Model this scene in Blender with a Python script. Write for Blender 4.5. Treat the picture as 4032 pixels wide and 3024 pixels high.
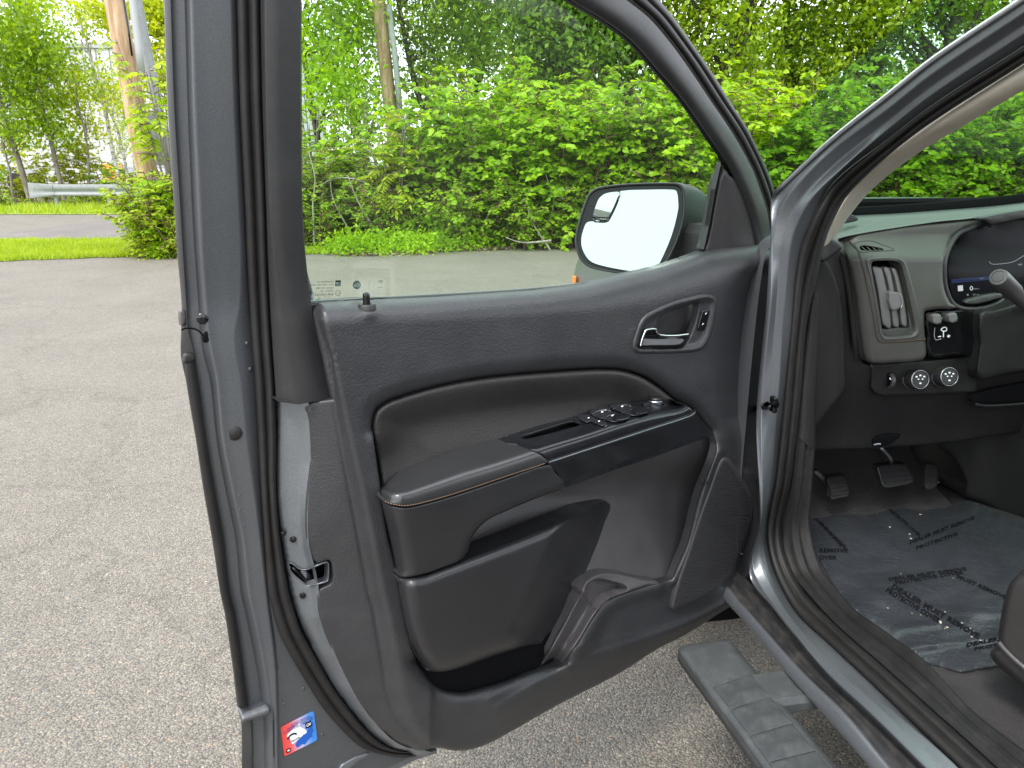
import bpy, math, random
import numpy as np
from mathutils import Vector, Matrix
from mathutils.geometry import delaunay_2d_cdt
random.seed(7); RNG = np.random.default_rng(7)
scene = bpy.context.scene
for o in list(bpy.data.objects): bpy.data.objects.remove(o, do_unlink=True)
COL = scene.collection

# ------------------------------------------------------------------ camera, sky, sun, exposure
PITCH = math.radians(16.1); CAMZ = 1.6; FPX = 3029.0
cd = bpy.data.cameras.new('camera'); cam = bpy.data.objects.new('camera', cd); COL.objects.link(cam)
cam.location = (0, 0, CAMZ); cam.rotation_euler = (math.radians(90) - PITCH, 0, 0)
cd.sensor_width = 36.0; cd.lens = FPX / 4032 * 36.0; cd.clip_start = 0.02; cd.clip_end = 2000
scene.camera = cam
SUN_EL, SUN_AZ = math.radians(58), math.radians(215)      # azimuth clockwise from +Y: behind the camera to the left
w = bpy.data.worlds.new('World'); scene.world = w; w.use_nodes = True
nt = w.node_tree; nt.nodes.clear()
out = nt.nodes.new('ShaderNodeOutputWorld'); bg = nt.nodes.new('ShaderNodeBackground')
sky = nt.nodes.new('ShaderNodeTexSky'); sky.sky_type = 'NISHITA'; sky.sun_disc = False
sky.sun_elevation = SUN_EL; sky.sun_rotation = SUN_AZ; sky.air_density = 1.0; sky.dust_density = 3.0
mixw = nt.nodes.new('ShaderNodeMixRGB'); mixw.inputs[0].default_value = 0.72      # thin even cloud cover over the blue
mixw.inputs[2].default_value = (9.6, 9.9, 10.2, 1)
nt.links.new(sky.outputs[0], mixw.inputs[1]); nt.links.new(mixw.outputs[0], bg.inputs[0])
bg.inputs[1].default_value = 0.12; nt.links.new(bg.outputs[0], out.inputs[0])
sl = bpy.data.lights.new('sun', 'SUN'); so = bpy.data.objects.new('sun', sl); COL.objects.link(so)
sl.energy = 1.1; sl.angle = math.radians(14); sl.color = (1.0, 0.96, 0.9)
sd = Vector((math.sin(SUN_AZ) * math.cos(SUN_EL), math.cos(SUN_AZ) * math.cos(SUN_EL), math.sin(SUN_EL)))
so.rotation_euler = sd.to_track_quat('Z', 'Y').to_euler(); so.location = sd * 30
vs = scene.view_settings; vs.view_transform = 'Standard'; vs.look = 'None'; vs.exposure = 1.6; vs.gamma = 1.0
vs.use_curve_mapping = False

# ------------------------------------------------------------------ pixel rays and the planes of the place
cp, sp = math.cos(PITCH), math.sin(PITCH)
CAM = np.array([0, 0, CAMZ])
def rays(P):
    P = np.asarray(P, float); a = (P[:, 0] - 2016) / FPX; b = -(P[:, 1] - 1512) / FPX
    return np.stack([a, cp + b * sp, -sp + b * cp], 1)
class Frame:
    def __init__(s, p, n, lean=False):
        s.p = np.array(p, float); s.n = np.array(n, float); s.n /= np.linalg.norm(s.n); s.lean = lean
    def at(s, P, w):
        d = rays(P); w = np.broadcast_to(np.asarray(w, float), (len(d),)).copy(); w0 = w.copy()
        for k in range(3):
            t = (w + (s.p - CAM) @ s.n) / (d @ s.n); X = CAM + d * t[:, None]
            if not s.lean: break
            h = X[:, 2] - 1.38; w = w0 + 0.13 * 0.5 * (h + np.sqrt(h * h + 0.0004))   # tumblehome above the belt line
        return X
    def p1(s, x, y, w=0.0): return s.at([(x, y)], w)[0]
a10 = math.radians(10.35)
TF = np.array([-math.sin(a10), math.cos(a10), 0]); TR = np.array([math.cos(a10), math.sin(a10), 0])
DD = np.array([.816, .578, 0]); DN = np.array([.578, -.816, 0])
HINGE = np.array([.6, 1.867, 0])
DOOR = Frame((-.315, 1.22, 0), DN, True)
BODY = Frame(HINGE, TR)                                    # w = metres inboard of the body side
DASH = Frame(TF * 1.85, -TF)                               # w = metres rearward of the dash face
FLOOR = lambda z: Frame((0, 0, z), (0, 0, 1))
YP = lambda y: Frame((0, y, 0), (0, -1, 0))
def TX(s, t, z): return TR * (s + .926) + TF * t + np.array([0, 0, z])   # truck coordinates -> world
def A(ox, oy, pts, s=2.0): return [(ox + p[0] / s, oy + p[1] / s) + tuple(p[2:]) for p in pts]

# ------------------------------------------------------------------ mesh helpers
WL = {}
def empty(name, loc, label=None, cat=None, group=None):
    o = bpy.data.objects.new(name, None); COL.objects.link(o); o.location = tuple(float(v) for v in loc); WL[o.name] = np.array(loc, float)
    if label: o['label'] = label
    if cat: o['category'] = cat
    if group: o['group'] = group
    return o
def mk(name, V, F, mat, parent=None, smooth=True, kind=None, label=None, cat=None, group=None, mi=None, auto=None):
    V = np.asarray(V, float)
    c = (V.min(0) + V.max(0)) / 2
    if parent is None and kind != 'structure': c[2] = V[:, 2].min()
    me = bpy.data.meshes.new(name)
    if isinstance(F, np.ndarray):
        n, k = F.shape
        me.vertices.add(len(V)); me.vertices.foreach_set('co', (V - c).astype(np.float32).ravel())
        me.loops.add(n * k); me.loops.foreach_set('vertex_index', F.astype(np.int32).ravel())
        me.polygons.add(n); me.polygons.foreach_set('loop_start', np.arange(0, n * k, k, dtype=np.int32))
        me.polygons.foreach_set('loop_total', np.full(n, k, dtype=np.int32)); me.update(calc_edges=True)
    else:
        me.from_pydata((V - c).tolist(), [], [tuple(int(i) for i in f) for f in F])
    me.polygons.foreach_set('use_smooth', np.full(len(me.polygons), smooth))
    for m in (mat if isinstance(mat, (list, tuple)) else [mat]): me.materials.append(m)
    if mi is not None: me.polygons.foreach_set('material_index', np.asarray(mi, dtype=np.int32))
    if auto: me.set_sharp_from_angle(angle=math.radians(auto))
    o = bpy.data.objects.new(name, me); COL.objects.link(o)
    if parent is not None:
        o.parent = parent; o.location = tuple(float(v) for v in (c - WL[parent.name]))
    else: o.location = tuple(float(v) for v in c)
    WL[o.name] = c
    if kind: o['kind'] = kind
    if label: o['label'] = label
    if cat: o['category'] = cat
    if group: o['group'] = group
    return o
def crom(P, k=6, closed=False):
    P = np.asarray(P, float); n = len(P); o = []
    rng = range(n) if closed else range(n - 1)
    for i in rng:
        if closed: p0, p1, p2, p3 = P[i - 1], P[i], P[(i + 1) % n], P[(i + 2) % n]
        else: p0, p1, p2, p3 = P[max(i - 1, 0)], P[i], P[i + 1], P[min(i + 2, n - 1)]
        if closed or i > 0: m1 = (p2 - p0) / (np.linalg.norm((p2 - p0)[:2]) + 1e-9)
        else: m1 = (p2 - p1) / (np.linalg.norm((p2 - p1)[:2]) + 1e-9)
        if closed or i < n - 2: m2 = (p3 - p1) / (np.linalg.norm((p3 - p1)[:2]) + 1e-9)
        else: m2 = (p2 - p1) / (np.linalg.norm((p2 - p1)[:2]) + 1e-9)
        L = np.linalg.norm((p2 - p1)[:2])
        for j in range(k):
            t = j / k; t2 = t * t; t3 = t2 * t
            o.append((2*t3-3*t2+1)*p1 + (t3-2*t2+t)*m1*L + (-2*t3+3*t2)*p2 + (t3-t2)*m2*L)
    if not closed: o.append(P[-1])
    return np.array(o)
def seg_dist(Q, L, closed=False):
    Q = np.asarray(Q, float); L = np.asarray(L, float)[:, :2]
    a = L if closed else L[:-1]; b = np.roll(L, -1, 0) if closed else L[1:]
    ab = b - a; l2 = (ab ** 2).sum(1) + 1e-12; out = np.empty(len(Q))
    for i in range(0, len(Q), 4000):
        q = Q[i:i+4000, :2]; ap = q[:, None] - a[None]; t = np.clip((ap * ab[None]).sum(2) / l2, 0, 1)
        d = ap - ab[None] * t[..., None]; out[i:i+4000] = np.sqrt((d ** 2).sum(2).min(1))
    return out
def inside(Q, L):
    L = np.asarray(L)[:, :2]; x, y = np.asarray(Q)[:, 0], np.asarray(Q)[:, 1]; r = np.zeros(len(x), bool)
    for (x1, y1), (x2, y2) in zip(L, np.roll(L, -1, 0)):
        if y1 == y2: continue
        m = ((y1 > y) != (y2 > y)) & (x < (x2 - x1) * (y - y1) / (y2 - y1) + x1); r ^= m
    return r
def dens(L, step, closed=True):
    L = np.asarray(L, float)[:, :2]; o = []
    n = len(L)
    for i in range(n if closed else n - 1):
        a, b = L[i], L[(i + 1) % n]; k = max(1, int(np.hypot(*(b - a)) / step))
        for j in range(k): o.append(a + (b - a) * j / k)
    if not closed: o.append(L[-1])
    o = np.array(o)
    keep = np.ones(len(o), bool); keep[1:] = np.hypot(*(o[1:] - o[:-1]).T) > step * .15
    return o[keep]
def rnd(d, r, R):
    q = 1 - np.clip(d / max(r, 1e-6), 0, 1); return R * (1 - np.sqrt(np.maximum(0, 1 - q * q)))
def sst(x, a, b):
    t = np.clip((np.asarray(x, float) - a) / (b - a), 0, 1); return t * t * (3 - 2 * t)
def relief(name, outline, fr, w, mat, parent, r=8, R=.004, step=16, skirt=.012, holes=(), hr=None, hR=None,
           smooth_k=5, lift=None, close=False, extra=(), retw=False, **kw):
    """outline (photo pixels) triangulated, raised to depth w(x, y) on a plane of the place, edges rounded, sides added"""
    O = dens(crom(outline, smooth_k, True) if smooth_k else np.asarray(outline, float), max(step * .6, 3))
    H = [dens(crom(h, smooth_k, True) if smooth_k else np.asarray(h, float), max(step * .6, 3)) for h in holes]
    hr = r if hr is None else hr; hR = R if hR is None else hR
    lo, hi = O.min(0), O.max(0)
    gx, gy = np.meshgrid(np.arange(lo[0], hi[0], step), np.arange(lo[1], hi[1], step * .866))
    gx = gx + (np.arange(gx.shape[0]) % 2)[:, None] * step * .5
    G = np.stack([gx.ravel(), gy.ravel()], 1)
    m = inside(G, O)
    for h in H: m &= ~inside(G, h)
    G = G[m]
    def dedge(Q):
        d = seg_dist(Q, O, True); dh = np.full(len(Q), 1e9)
        for h in H: dh = np.minimum(dh, seg_dist(Q, h, True))
        return d, dh
    d, dh = dedge(G); G = G[np.minimum(d, dh) > max(step * .45, min(r, hr) * .2)]
    rings = []
    for L, sg, rr in [(O, 1, r)] + [(h, -1, hr) for h in H]:
        if rr <= 0: continue
        t = np.roll(L, -1, 0) - np.roll(L, 1, 0); t /= (np.hypot(*t.T)[:, None] + 1e-9); nn = np.stack([-t[:, 1], t[:, 0]], 1)
        area = 0.5 * np.sum(L[:, 0] * np.roll(L[:, 1], -1) - np.roll(L[:, 0], -1) * L[:, 1])
        nn *= (1 if area > 0 else -1) * sg
        for f in ((.1, .3, .6, 1.0) if rr > 5 else (.4, 1.0)):
            Q = L + nn * rr * f; mm = inside(Q, O)
            for h in H: mm &= ~inside(Q, h)
            Q = Q[mm]
            if len(Q):
                a, b = dedge(Q); Q = Q[np.minimum(a, b) > rr * f * .85]
            rings.append(Q)
    ex = [dens(e, step * .6, False) for e in extra]
    pts = [O] + H + rings + ex
    if len(rings) and rings[0] is not None and len(G):
        R0 = np.concatenate([q for q in rings + ex if len(q)] or [O[:1]])
        keep = np.ones(len(G), bool)
        for i in range(0, len(G), 3000):
            dd = ((G[i:i+3000, None] - R0[None]) ** 2).sum(2).min(1); keep[i:i+3000] = dd > (step * .35) ** 2
        G = G[keep]
    edges = []; base = 0
    for L in [O] + H:
        n = len(L); edges += [(base + i, base + (i + 1) % n) for i in range(n)]; base += n
    P = np.concatenate([q for q in pts + [G] if len(q)])
    res = delaunay_2d_cdt([Vector((float(a), float(b))) for a, b in P], edges, [], 0, 0.02)
    V2 = np.array([tuple(v) for v in res[0]]); F = np.array([f for f in res[2] if len(f) == 3])
    c = V2[F].mean(1); m = inside(c, O)
    for h in H: m &= ~inside(c, h)
    F = F[m]
    def ww(Q):
        a, b = dedge(Q)
        base = w(Q[:, 0], Q[:, 1]) if callable(w) else np.full(len(Q), float(w))
        return base - np.maximum(rnd(a, r, R), rnd(b, hr, hR))
    V = fr.at(V2, ww(V2))
    if lift is not None: V = V + np.asarray(lift)
    tri = V[F]; nrm = np.cross(tri[:, 1] - tri[:, 0], tri[:, 2] - tri[:, 0]); view = CAM - tri.mean(1)
    fl = (nrm * view).sum(1) < 0; F[fl] = F[fl][:, ::-1]
    Vs, Fs = [V], [F.tolist()]; nb = len(V); allF = F.tolist()
    nvec = fr.n if not isinstance(skirt, tuple) else None
    for L in [O] + H:
        if not skirt: continue
        a = fr.at(L, ww(L))
        if lift is not None: a = a + np.asarray(lift)
        b = a - (fr.n * skirt if not isinstance(skirt, tuple) else np.array(skirt)); n = len(L)
        Vs += [a, b]
        for i in range(n):
            j = (i + 1) % n; allF.append([nb + i, nb + j, nb + n + j, nb + n + i])
        if close and L is O: allF.append([nb + n + i for i in range(n)])
        nb += 2 * n
    V = np.concatenate(Vs)
    return mk(name, V, allF, mat, parent, **kw)
def loft(name, curves, mat, parent, k=5, across=0, lip=0, lipdir=None, **kw):
    """curves: list of (frame, [(x, y, w)...]) or 3-D arrays, all with the same number of controls"""
    R = []
    for c in curves:
        if isinstance(c, np.ndarray) and c.shape[1] == 3 and c.dtype != object: R.append(crom3(c, k))
        else:
            fr, p = c; q = crom(p, k) if k > 1 else np.array(p, float); R.append(fr.at(q[:, :2], q[:, 2]))
    if across:
        M = np.stack(R, 1); R2 = []
        for row in M: R2.append(crom3(row, across))
        R = list(np.stack(R2, 1))
    if lip:
        R = [R[0] - np.asarray(lipdir) * lip] + R + [R[-1] - np.asarray(lipdir) * lip]
    n = len(R[0]); V = np.concatenate(R); F = []
    for i in range(len(R) - 1):
        for j in range(n - 1): F.append((i * n + j, i * n + j + 1, (i + 1) * n + j + 1, (i + 1) * n + j))
    F = np.array(F)
    t = V[F]; nr = np.cross(t[:, 1] - t[:, 0], t[:, 2] - t[:, 0]); s = ((CAM - t.mean(1)) * nr).sum(1)
    if s.sum() < 0: F = F[:, ::-1]
    return mk(name, V, F, mat, parent, **kw)
def crom3(P, k):
    P = np.asarray(P, float); n = len(P); o = []
    for i in range(n - 1):
        p0 = P[i-1] if i else 2*P[0]-P[1]; p1 = P[i]; p2 = P[i+1]; p3 = P[i+2] if i < n-2 else 2*P[-1]-P[-2]
        for j in range(k):
            t = j / k
            o.append(.5*((2*p1)+(-p0+p2)*t+(2*p0-5*p1+4*p2-p3)*t*t+(-p0+3*p1-3*p2+p3)*t**3))
    o.append(P[-1]); return np.array(o)
def tube_vf(P, r, seg=8, cap=True):
    P = np.asarray(P, float); n = len(P); r = np.broadcast_to(np.asarray(r, float), (n,))
    T = np.gradient(P, axis=0); T /= (np.linalg.norm(T, axis=1)[:, None] + 1e-12)
    up = np.array([0, 0, 1.0]) if abs(T[0][2]) < .9 else np.array([1.0, 0, 0])
    V = []
    u = np.cross(T[0], up); u /= np.linalg.norm(u)
    for i in range(n):
        u = u - T[i] * (u @ T[i]); u /= (np.linalg.norm(u) + 1e-12); v = np.cross(T[i], u)
        for j in range(seg):
            a = 2 * math.pi * j / seg; V.append(P[i] + (u * math.cos(a) + v * math.sin(a)) * r[i])
    F = [(i*seg+j, i*seg+(j+1)%seg, (i+1)*seg+(j+1)%seg, (i+1)*seg+j) for i in range(n-1) for j in range(seg)]
    if cap: F += [tuple(range(seg))[::-1], tuple((n-1)*seg+j for j in range(seg))]
    return np.array(V), F
def tube(name, P, r, mat, parent, seg=10, k=0, **kw):
    if k: P = crom3(np.asarray(P, float), k)
    if k and not np.isscalar(r): r = np.interp(np.linspace(0, 1, len(P)), np.linspace(0, 1, len(r)), r)
    V, F = tube_vf(P, r, seg); return mk(name, V, F, mat, parent, **kw)
def merge(L):
    V, F, b = [], [], 0
    for v, f in L:
        V.append(np.asarray(v, float)); F += [tuple(b + int(i) for i in q) for q in f]; b += len(v)
    return np.concatenate(V), F
def lathe_vf(c, ax, prof, seg=24, squash=None):
    """profile of (radius, height) round axis ax from point c"""
    ax = np.asarray(ax, float); ax /= np.linalg.norm(ax)
    u = np.cross(ax, [0, 0, 1.0]); u = u / np.linalg.norm(u) if np.linalg.norm(u) > .1 else np.array([1.0, 0, 0]); v = np.cross(ax, u)
    V = [np.asarray(c) + ax * h + (u * math.cos(2*math.pi*j/seg) + v * math.sin(2*math.pi*j/seg)) * r for r, h in prof for j in range(seg)]
    n = len(prof)
    F = [(i*seg+j, i*seg+(j+1)%seg, (i+1)*seg+(j+1)%seg, (i+1)*seg+j) for i in range(n-1) for j in range(seg)]
    F.append(tuple((n-1)*seg+j for j in range(seg)))
    return np.array(V), F
def lathe(name, c, ax, prof, mat, parent, seg=24, **kw):
    V, F = lathe_vf(c, ax, prof, seg); return mk(name, V, F, mat, parent, auto=40, **kw)
def box_vf(c, X, Y, Z, bev=0.0):
    """box from centre and three half-axis vectors, chamfered"""
    c, X, Y, Z = [np.asarray(v, float) for v in (c, X, Y, Z)]; V = []; F = []
    if bev <= 0:
        for sx in (-1, 1):
            for sy in (-1, 1):
                for sz in (-1, 1): V.append(c + X*sx + Y*sy + Z*sz)
        F = [(0,1,3,2), (4,6,7,5), (0,4,5,1), (2,3,7,6), (0,2,6,4), (1,5,7,3)]
        return np.array(V), F
    lx, ly, lz = [np.linalg.norm(v) for v in (X, Y, Z)]
    b = min(bev, lx*.9, ly*.9, lz*.9); idx = {}
    for sx in (-1, 1):
        for sy in (-1, 1):
            for sz in (-1, 1):
                for a in range(3):
                    f = [1, 1, 1]
                    for q in range(3):
                        if q != a: f[q] = 1 - b / (lx, ly, lz)[q]
                    idx[(sx, sy, sz, a)] = len(V); V.append(c + X*sx*f[0] + Y*sy*f[1] + Z*sz*f[2])
    for a in range(3):
        for s in (-1, 1):
            o = []
            for p, q in ((-1,-1), (1,-1), (1,1), (-1,1)):
                k = [0,0,0]; k[a] = s; k[(a+1)%3] = p; k[(a+2)%3] = q; o.append(idx[(*k, a)])
            F.append(tuple(o) if s > 0 else tuple(o[::-1]))
    for a in range(3):
        b1, c1 = (a+1)%3, (a+2)%3
        for p in (-1,1):
            for q in (-1,1):
                k1 = [0,0,0]; k1[a] = -1; k1[b1] = p; k1[c1] = q; k2 = list(k1); k2[a] = 1
                f = (idx[(*k1,b1)], idx[(*k2,b1)], idx[(*k2,c1)], idx[(*k1,c1)]); F.append(f if p*q > 0 else f[::-1])
    for sx in (-1,1):
        for sy in (-1,1):
            for sz in (-1,1):
                f = tuple(idx[(sx,sy,sz,a)] for a in range(3)); F.append(f if sx*sy*sz > 0 else f[::-1])
    return np.array(V), F
def box(name, c, X, Y, Z, mat, parent, bev=.003, **kw):
    V, F = box_vf(c, X, Y, Z, bev); return mk(name, V, F, mat, parent, smooth=False, **kw)
def text2d(s, bold=0.0, space=1.0):
    cu = bpy.data.curves.new('t', 'FONT'); cu.body = s; cu.size = 1; cu.offset = bold; cu.resolution_u = 2; cu.space_character = space
    o = bpy.data.objects.new('t', cu); COL.objects.link(o); dg = bpy.context.evaluated_depsgraph_get(); dg.update()
    me = o.evaluated_get(dg).to_mesh(); V = np.array([v.co[:2] for v in me.vertices]); F = [tuple(p.vertices) for p in me.polygons]
    o.evaluated_get(dg).to_mesh_clear(); bpy.data.objects.remove(o, do_unlink=True); bpy.data.curves.remove(cu)
    return V, F
def words(s, fr, w, o, ex, ey, width=None, height=None, bold=0.0, space=1.0):
    """flat lettering: baseline origin o, unit pixel directions ex, ey (up), total width / cap height in photo pixels"""
    V, F = text2d(s, bold, space); V = V - [V[:, 0].min(), 0]
    sx = (width / V[:, 0].max()) if width else height / .7; sy = height / .7
    P = np.array(o) + V[:, :1] * sx * np.array(ex) + V[:, 1:] * sy * np.array(ey)
    return fr.at(P, w(P[:, 0], P[:, 1]) if callable(w) else w), F
def ell(cx, cy, rx, ry, n=20, rot=0.0):
    a = np.arange(n) / n * 2 * math.pi; c, s = math.cos(rot), math.sin(rot)
    return [(cx + rx*math.cos(t)*c - ry*math.sin(t)*s, cy + rx*math.cos(t)*s + ry*math.sin(t)*c) for t in a]
def flat_vf(poly, fr, w):
    V = fr.at(np.asarray(poly, float)[:, :2], w); F = [tuple(range(len(poly)))]
    return V, F

# ------------------------------------------------------------------ materials
def newmat(name):
    m = bpy.data.materials.new(name); m.use_nodes = True; nt = m.node_tree
    return m, nt, nt.nodes['Principled BSDF']
def N(nt, t, **kw):
    n = nt.nodes.new(t)
    for k, v in kw.items():
        if k.startswith('i_'): n.inputs[k[2:].replace('_', ' ')].default_value = v
        else: setattr(n, k, v)
    return n
def ramp(nt, src, stops):
    r = nt.nodes.new('ShaderNodeValToRGB'); el = r.color_ramp.elements
    while len(el) < len(stops): el.new(.5)
    for e, (p, c) in zip(el, stops): e.position = p; e.color = (*c, 1) if len(c) == 3 else c
    nt.links.new(src, r.inputs[0]); return r.outputs[0]
def plastic(name, col, rough=.5, grain=0, gscale=420, spec=.5, dust=0.0, dustcol=(.22, .2, .17), noise_v=.12, coat=0, metal=0):
    m, nt, b = newmat(name); L = nt.links
    tc = N(nt, 'ShaderNodeTexCoord'); n1 = N(nt, 'ShaderNodeTexNoise', i_Scale=9.0, i_Detail=5.0, i_Roughness=.6)
    L.new(tc.outputs['Object'], n1.inputs['Vector'])
    c = ramp(nt, n1.outputs[0], [(.3, tuple(v * (1 - noise_v) for v in col)), (.7, tuple(v * (1 + noise_v) for v in col))])
    if dust:
        n2 = N(nt, 'ShaderNodeTexNoise', i_Scale=23.0, i_Detail=8.0, i_Roughness=.7); L.new(tc.outputs['Object'], n2.inputs['Vector'])
        f = ramp(nt, n2.outputs[0], [(.45, (0, 0, 0)), (.8, (dust,) * 3)])
        mx = N(nt, 'ShaderNodeMixRGB'); L.new(f, mx.inputs[0]); L.new(c, mx.inputs[1]); mx.inputs[2].default_value = (*dustcol, 1); c = mx.outputs[0]
    L.new(c, b.inputs['Base Color'])
    rr = ramp(nt, n1.outputs[0], [(.3, (rough * .9,) * 3), (.7, (min(1, rough * 1.12),) * 3)]); L.new(rr, b.inputs['Roughness'])
    b.inputs['Specular IOR Level'].default_value = spec; b.inputs['Metallic'].default_value = metal
    b.inputs['Coat Weight'].default_value = coat; b.inputs['Coat Roughness'].default_value = .12
    if grain:
        v = N(nt, 'ShaderNodeTexVoronoi', feature='SMOOTH_F1', i_Scale=float(gscale)); v.inputs['Smoothness'].default_value = .6
        n3 = N(nt, 'ShaderNodeTexNoise', i_Scale=float(gscale) * .35, i_Detail=3.0)
        L.new(tc.outputs['Object'], n3.inputs['Vector'])
        mv = N(nt, 'ShaderNodeMixRGB'); mv.inputs[0].default_value = .004; L.new(tc.outputs['Object'], mv.inputs[1]); L.new(n3.outputs[1], mv.inputs[2])
        L.new(mv.outputs[0], v.inputs['Vector'])
        bp = N(nt, 'ShaderNodeBump', i_Strength=1.0, i_Distance=float(grain)); L.new(v.outputs[0], bp.inputs['Height']); L.new(bp.outputs[0], b.inputs['Normal'])
    return m
def paint(name, col, rough=.32, coat=.6, dirt=.0, metal=.55):
    m, nt, b = newmat(name); L = nt.links; tc = N(nt, 'ShaderNodeTexCoord')
    v = N(nt, 'ShaderNodeTexVoronoi', i_Scale=1500.0); L.new(tc.outputs['Object'], v.inputs['Vector'])
    n1 = N(nt, 'ShaderNodeTexNoise', i_Scale=6.0, i_Detail=6.0); L.new(tc.outputs['Object'], n1.inputs['Vector'])
    c0 = ramp(nt, v.outputs['Color'], [(.2, tuple(x * .8 for x in col)), (.8, tuple(x * 1.25 for x in col))])
    f = ramp(nt, n1.outputs[0], [(.45, (0, 0, 0)), (.75, (dirt,) * 3)])
    mx = N(nt, 'ShaderNodeMixRGB'); L.new(f, mx.inputs[0]); L.new(c0, mx.inputs[1]); mx.inputs[2].default_value = (.2, .18, .15, 1)
    L.new(mx.outputs[0], b.inputs['Base Color']); b.inputs['Metallic'].default_value = metal; b.inputs['Roughness'].default_value = rough
    b.inputs['Coat Weight'].default_value = coat; b.inputs['Coat Roughness'].default_value = .08
    return m
def flat(name, col, rough=.6, emit=None, es=1.0, metal=0, spec=.5):
    m, nt, b = newmat(name); b.inputs['Specular IOR Level'].default_value = spec; b.inputs['Base Color'].default_value = (*col, 1); b.inputs['Roughness'].default_value = rough; b.inputs['Metallic'].default_value = metal
    if emit: b.inputs['Emission Color'].default_value = (*emit, 1); b.inputs['Emission Strength'].default_value = es
    return m
def glassy(name, tint, rough=0.0, spec=1.0, haze=0.0):
    m = bpy.data.materials.new(name); m.use_nodes = True; nt = m.node_tree; nt.nodes.clear(); L = nt.links
    o = N(nt, 'ShaderNodeOutputMaterial'); t = N(nt, 'ShaderNodeBsdfTransparent'); t.inputs[0].default_value = (*tint, 1)
    g = N(nt, 'ShaderNodeBsdfGlossy', i_Roughness=rough); g.inputs[0].default_value = (spec, spec, spec, 1)
    fr = N(nt, 'ShaderNodeFresnel', i_IOR=1.45); mx = N(nt, 'ShaderNodeMixShader')
    L.new(fr.outputs[0], mx.inputs[0]); L.new(t.outputs[0], mx.inputs[1]); L.new(g.outputs[0], mx.inputs[2]); last = mx.outputs[0]
    if haze:
        d = N(nt, 'ShaderNodeBsdfDiffuse'); d.inputs[0].default_value = (.8, .85, .82, 1); m2 = N(nt, 'ShaderNodeMixShader'); m2.inputs[0].default_value = haze
        L.new(last, m2.inputs[1]); L.new(d.outputs[0], m2.inputs[2]); last = m2.outputs[0]
    L.new(last, o.inputs[0]); return m
def leafmat(name, cols, trans=.45, rough=.5):
    m, nt, b = newmat(name); L = nt.links; g = N(nt, 'ShaderNodeNewGeometry'); tc = N(nt, 'ShaderNodeTexCoord')
    n1 = N(nt, 'ShaderNodeTexNoise', i_Scale=.9, i_Detail=3.0); L.new(g.outputs['Position'], n1.inputs['Vector'])
    ad = N(nt, 'ShaderNodeMath', operation='MULTIPLY_ADD'); L.new(n1.outputs[0], ad.inputs[0]); ad.inputs[1].default_value = .9
    ml = N(nt, 'ShaderNodeMath', operation='MULTIPLY'); L.new(g.outputs['Random Per Island'], ml.inputs[0]); ml.inputs[1].default_value = .62
    sb = N(nt, 'ShaderNodeMath', operation='SUBTRACT'); L.new(ml.outputs[0], sb.inputs[0]); sb.inputs[1].default_value = .26
    L.new(sb.outputs[0], ad.inputs[2])
    k = len(cols); c = ramp(nt, ad.outputs[0], [(i / (k - 1), q) for i, q in enumerate(cols)])
    L.new(c, b.inputs['Base Color']); b.inputs['Roughness'].default_value = rough; b.inputs['Specular IOR Level'].default_value = .35
    t = N(nt, 'ShaderNodeBsdfTranslucent'); h = N(nt, 'ShaderNodeHueSaturation', i_Hue=.485, i_Saturation=1.1, i_Value=1.5); L.new(c, h.inputs['Color']); L.new(h.outputs[0], t.inputs[0])
    mx = N(nt, 'ShaderNodeMixShader'); mx.inputs[0].default_value = trans; L.new(b.outputs[0], mx.inputs[1]); L.new(t.outputs[0], mx.inputs[2])
    L.new(mx.outputs[0], nt.nodes['Material Output'].inputs[0]); return m
def bark(name, c1, c2, scale=14.0, stretch=.25, bump=.01):
    m, nt, b = newmat(name); L = nt.links; tc = N(nt, 'ShaderNodeTexCoord'); mp = N(nt, 'ShaderNodeMapping'); mp.inputs['Scale'].default_value = (1, 1, stretch)
    L.new(tc.outputs['Object'], mp.inputs[0]); n = N(nt, 'ShaderNodeTexNoise', i_Scale=scale, i_Detail=7.0, i_Roughness=.65); L.new(mp.outputs[0], n.inputs['Vector'])
    L.new(ramp(nt, n.outputs[0], [(.38, c1), (.62, c2)]), b.inputs['Base Color']); b.inputs['Roughness'].default_value = .85
    bp = N(nt, 'ShaderNodeBump', i_Strength=.7, i_Distance=bump); L.new(n.outputs[0], bp.inputs['Height']); L.new(bp.outputs[0], b.inputs['Normal'])
    return m
M = {}
M['panel'] = plastic('black_grained_plastic', (.027, .0275, .031), .42, .0005, 270, spec=.6, dust=.04)
M['pad'] = plastic('black_soft_vinyl', (.018, .018, .0205), .34, .00018, 420, spec=.65)
M['armtop'] = plastic('armrest_vinyl', (.022, .0225, .024), .31, 0, spec=.85, noise_v=.05)
M['switch'] = plastic('switch_plastic', (.016, .017, .020), .25)
M['grille'] = plastic('grille_plastic', (.038, .038, .041), .5)
M['bolster'] = plastic('charcoal_vinyl', (.025, .0225, .0225), .44, .0005, 330)
M['smoothp'] = plastic('black_moulded_plastic', (.022, .021, .022), .44, .0002, 600)
M['greyp'] = plastic('charcoal_moulded_plastic', (.066, .061, .064), .38, .0003, 420)
M['piano'] = plastic('satin_black_plastic', (.006, .0065, .009), .24, 0, dust=.03, coat=.3)
M['rubber'] = plastic('black_rubber', (.012, .011, .011), .55, .0002, 500, spec=.4, dust=.05)
M['trimcover'] = plastic('black_frame_cover', (.018, .018, .0195), .45, .0002, 600, dust=.05)
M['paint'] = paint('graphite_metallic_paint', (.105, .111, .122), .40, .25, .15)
M['paintl'] = paint('graphite_gloss_paint', (.185, .20, .218), .36, .4, .06, .65)
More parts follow.
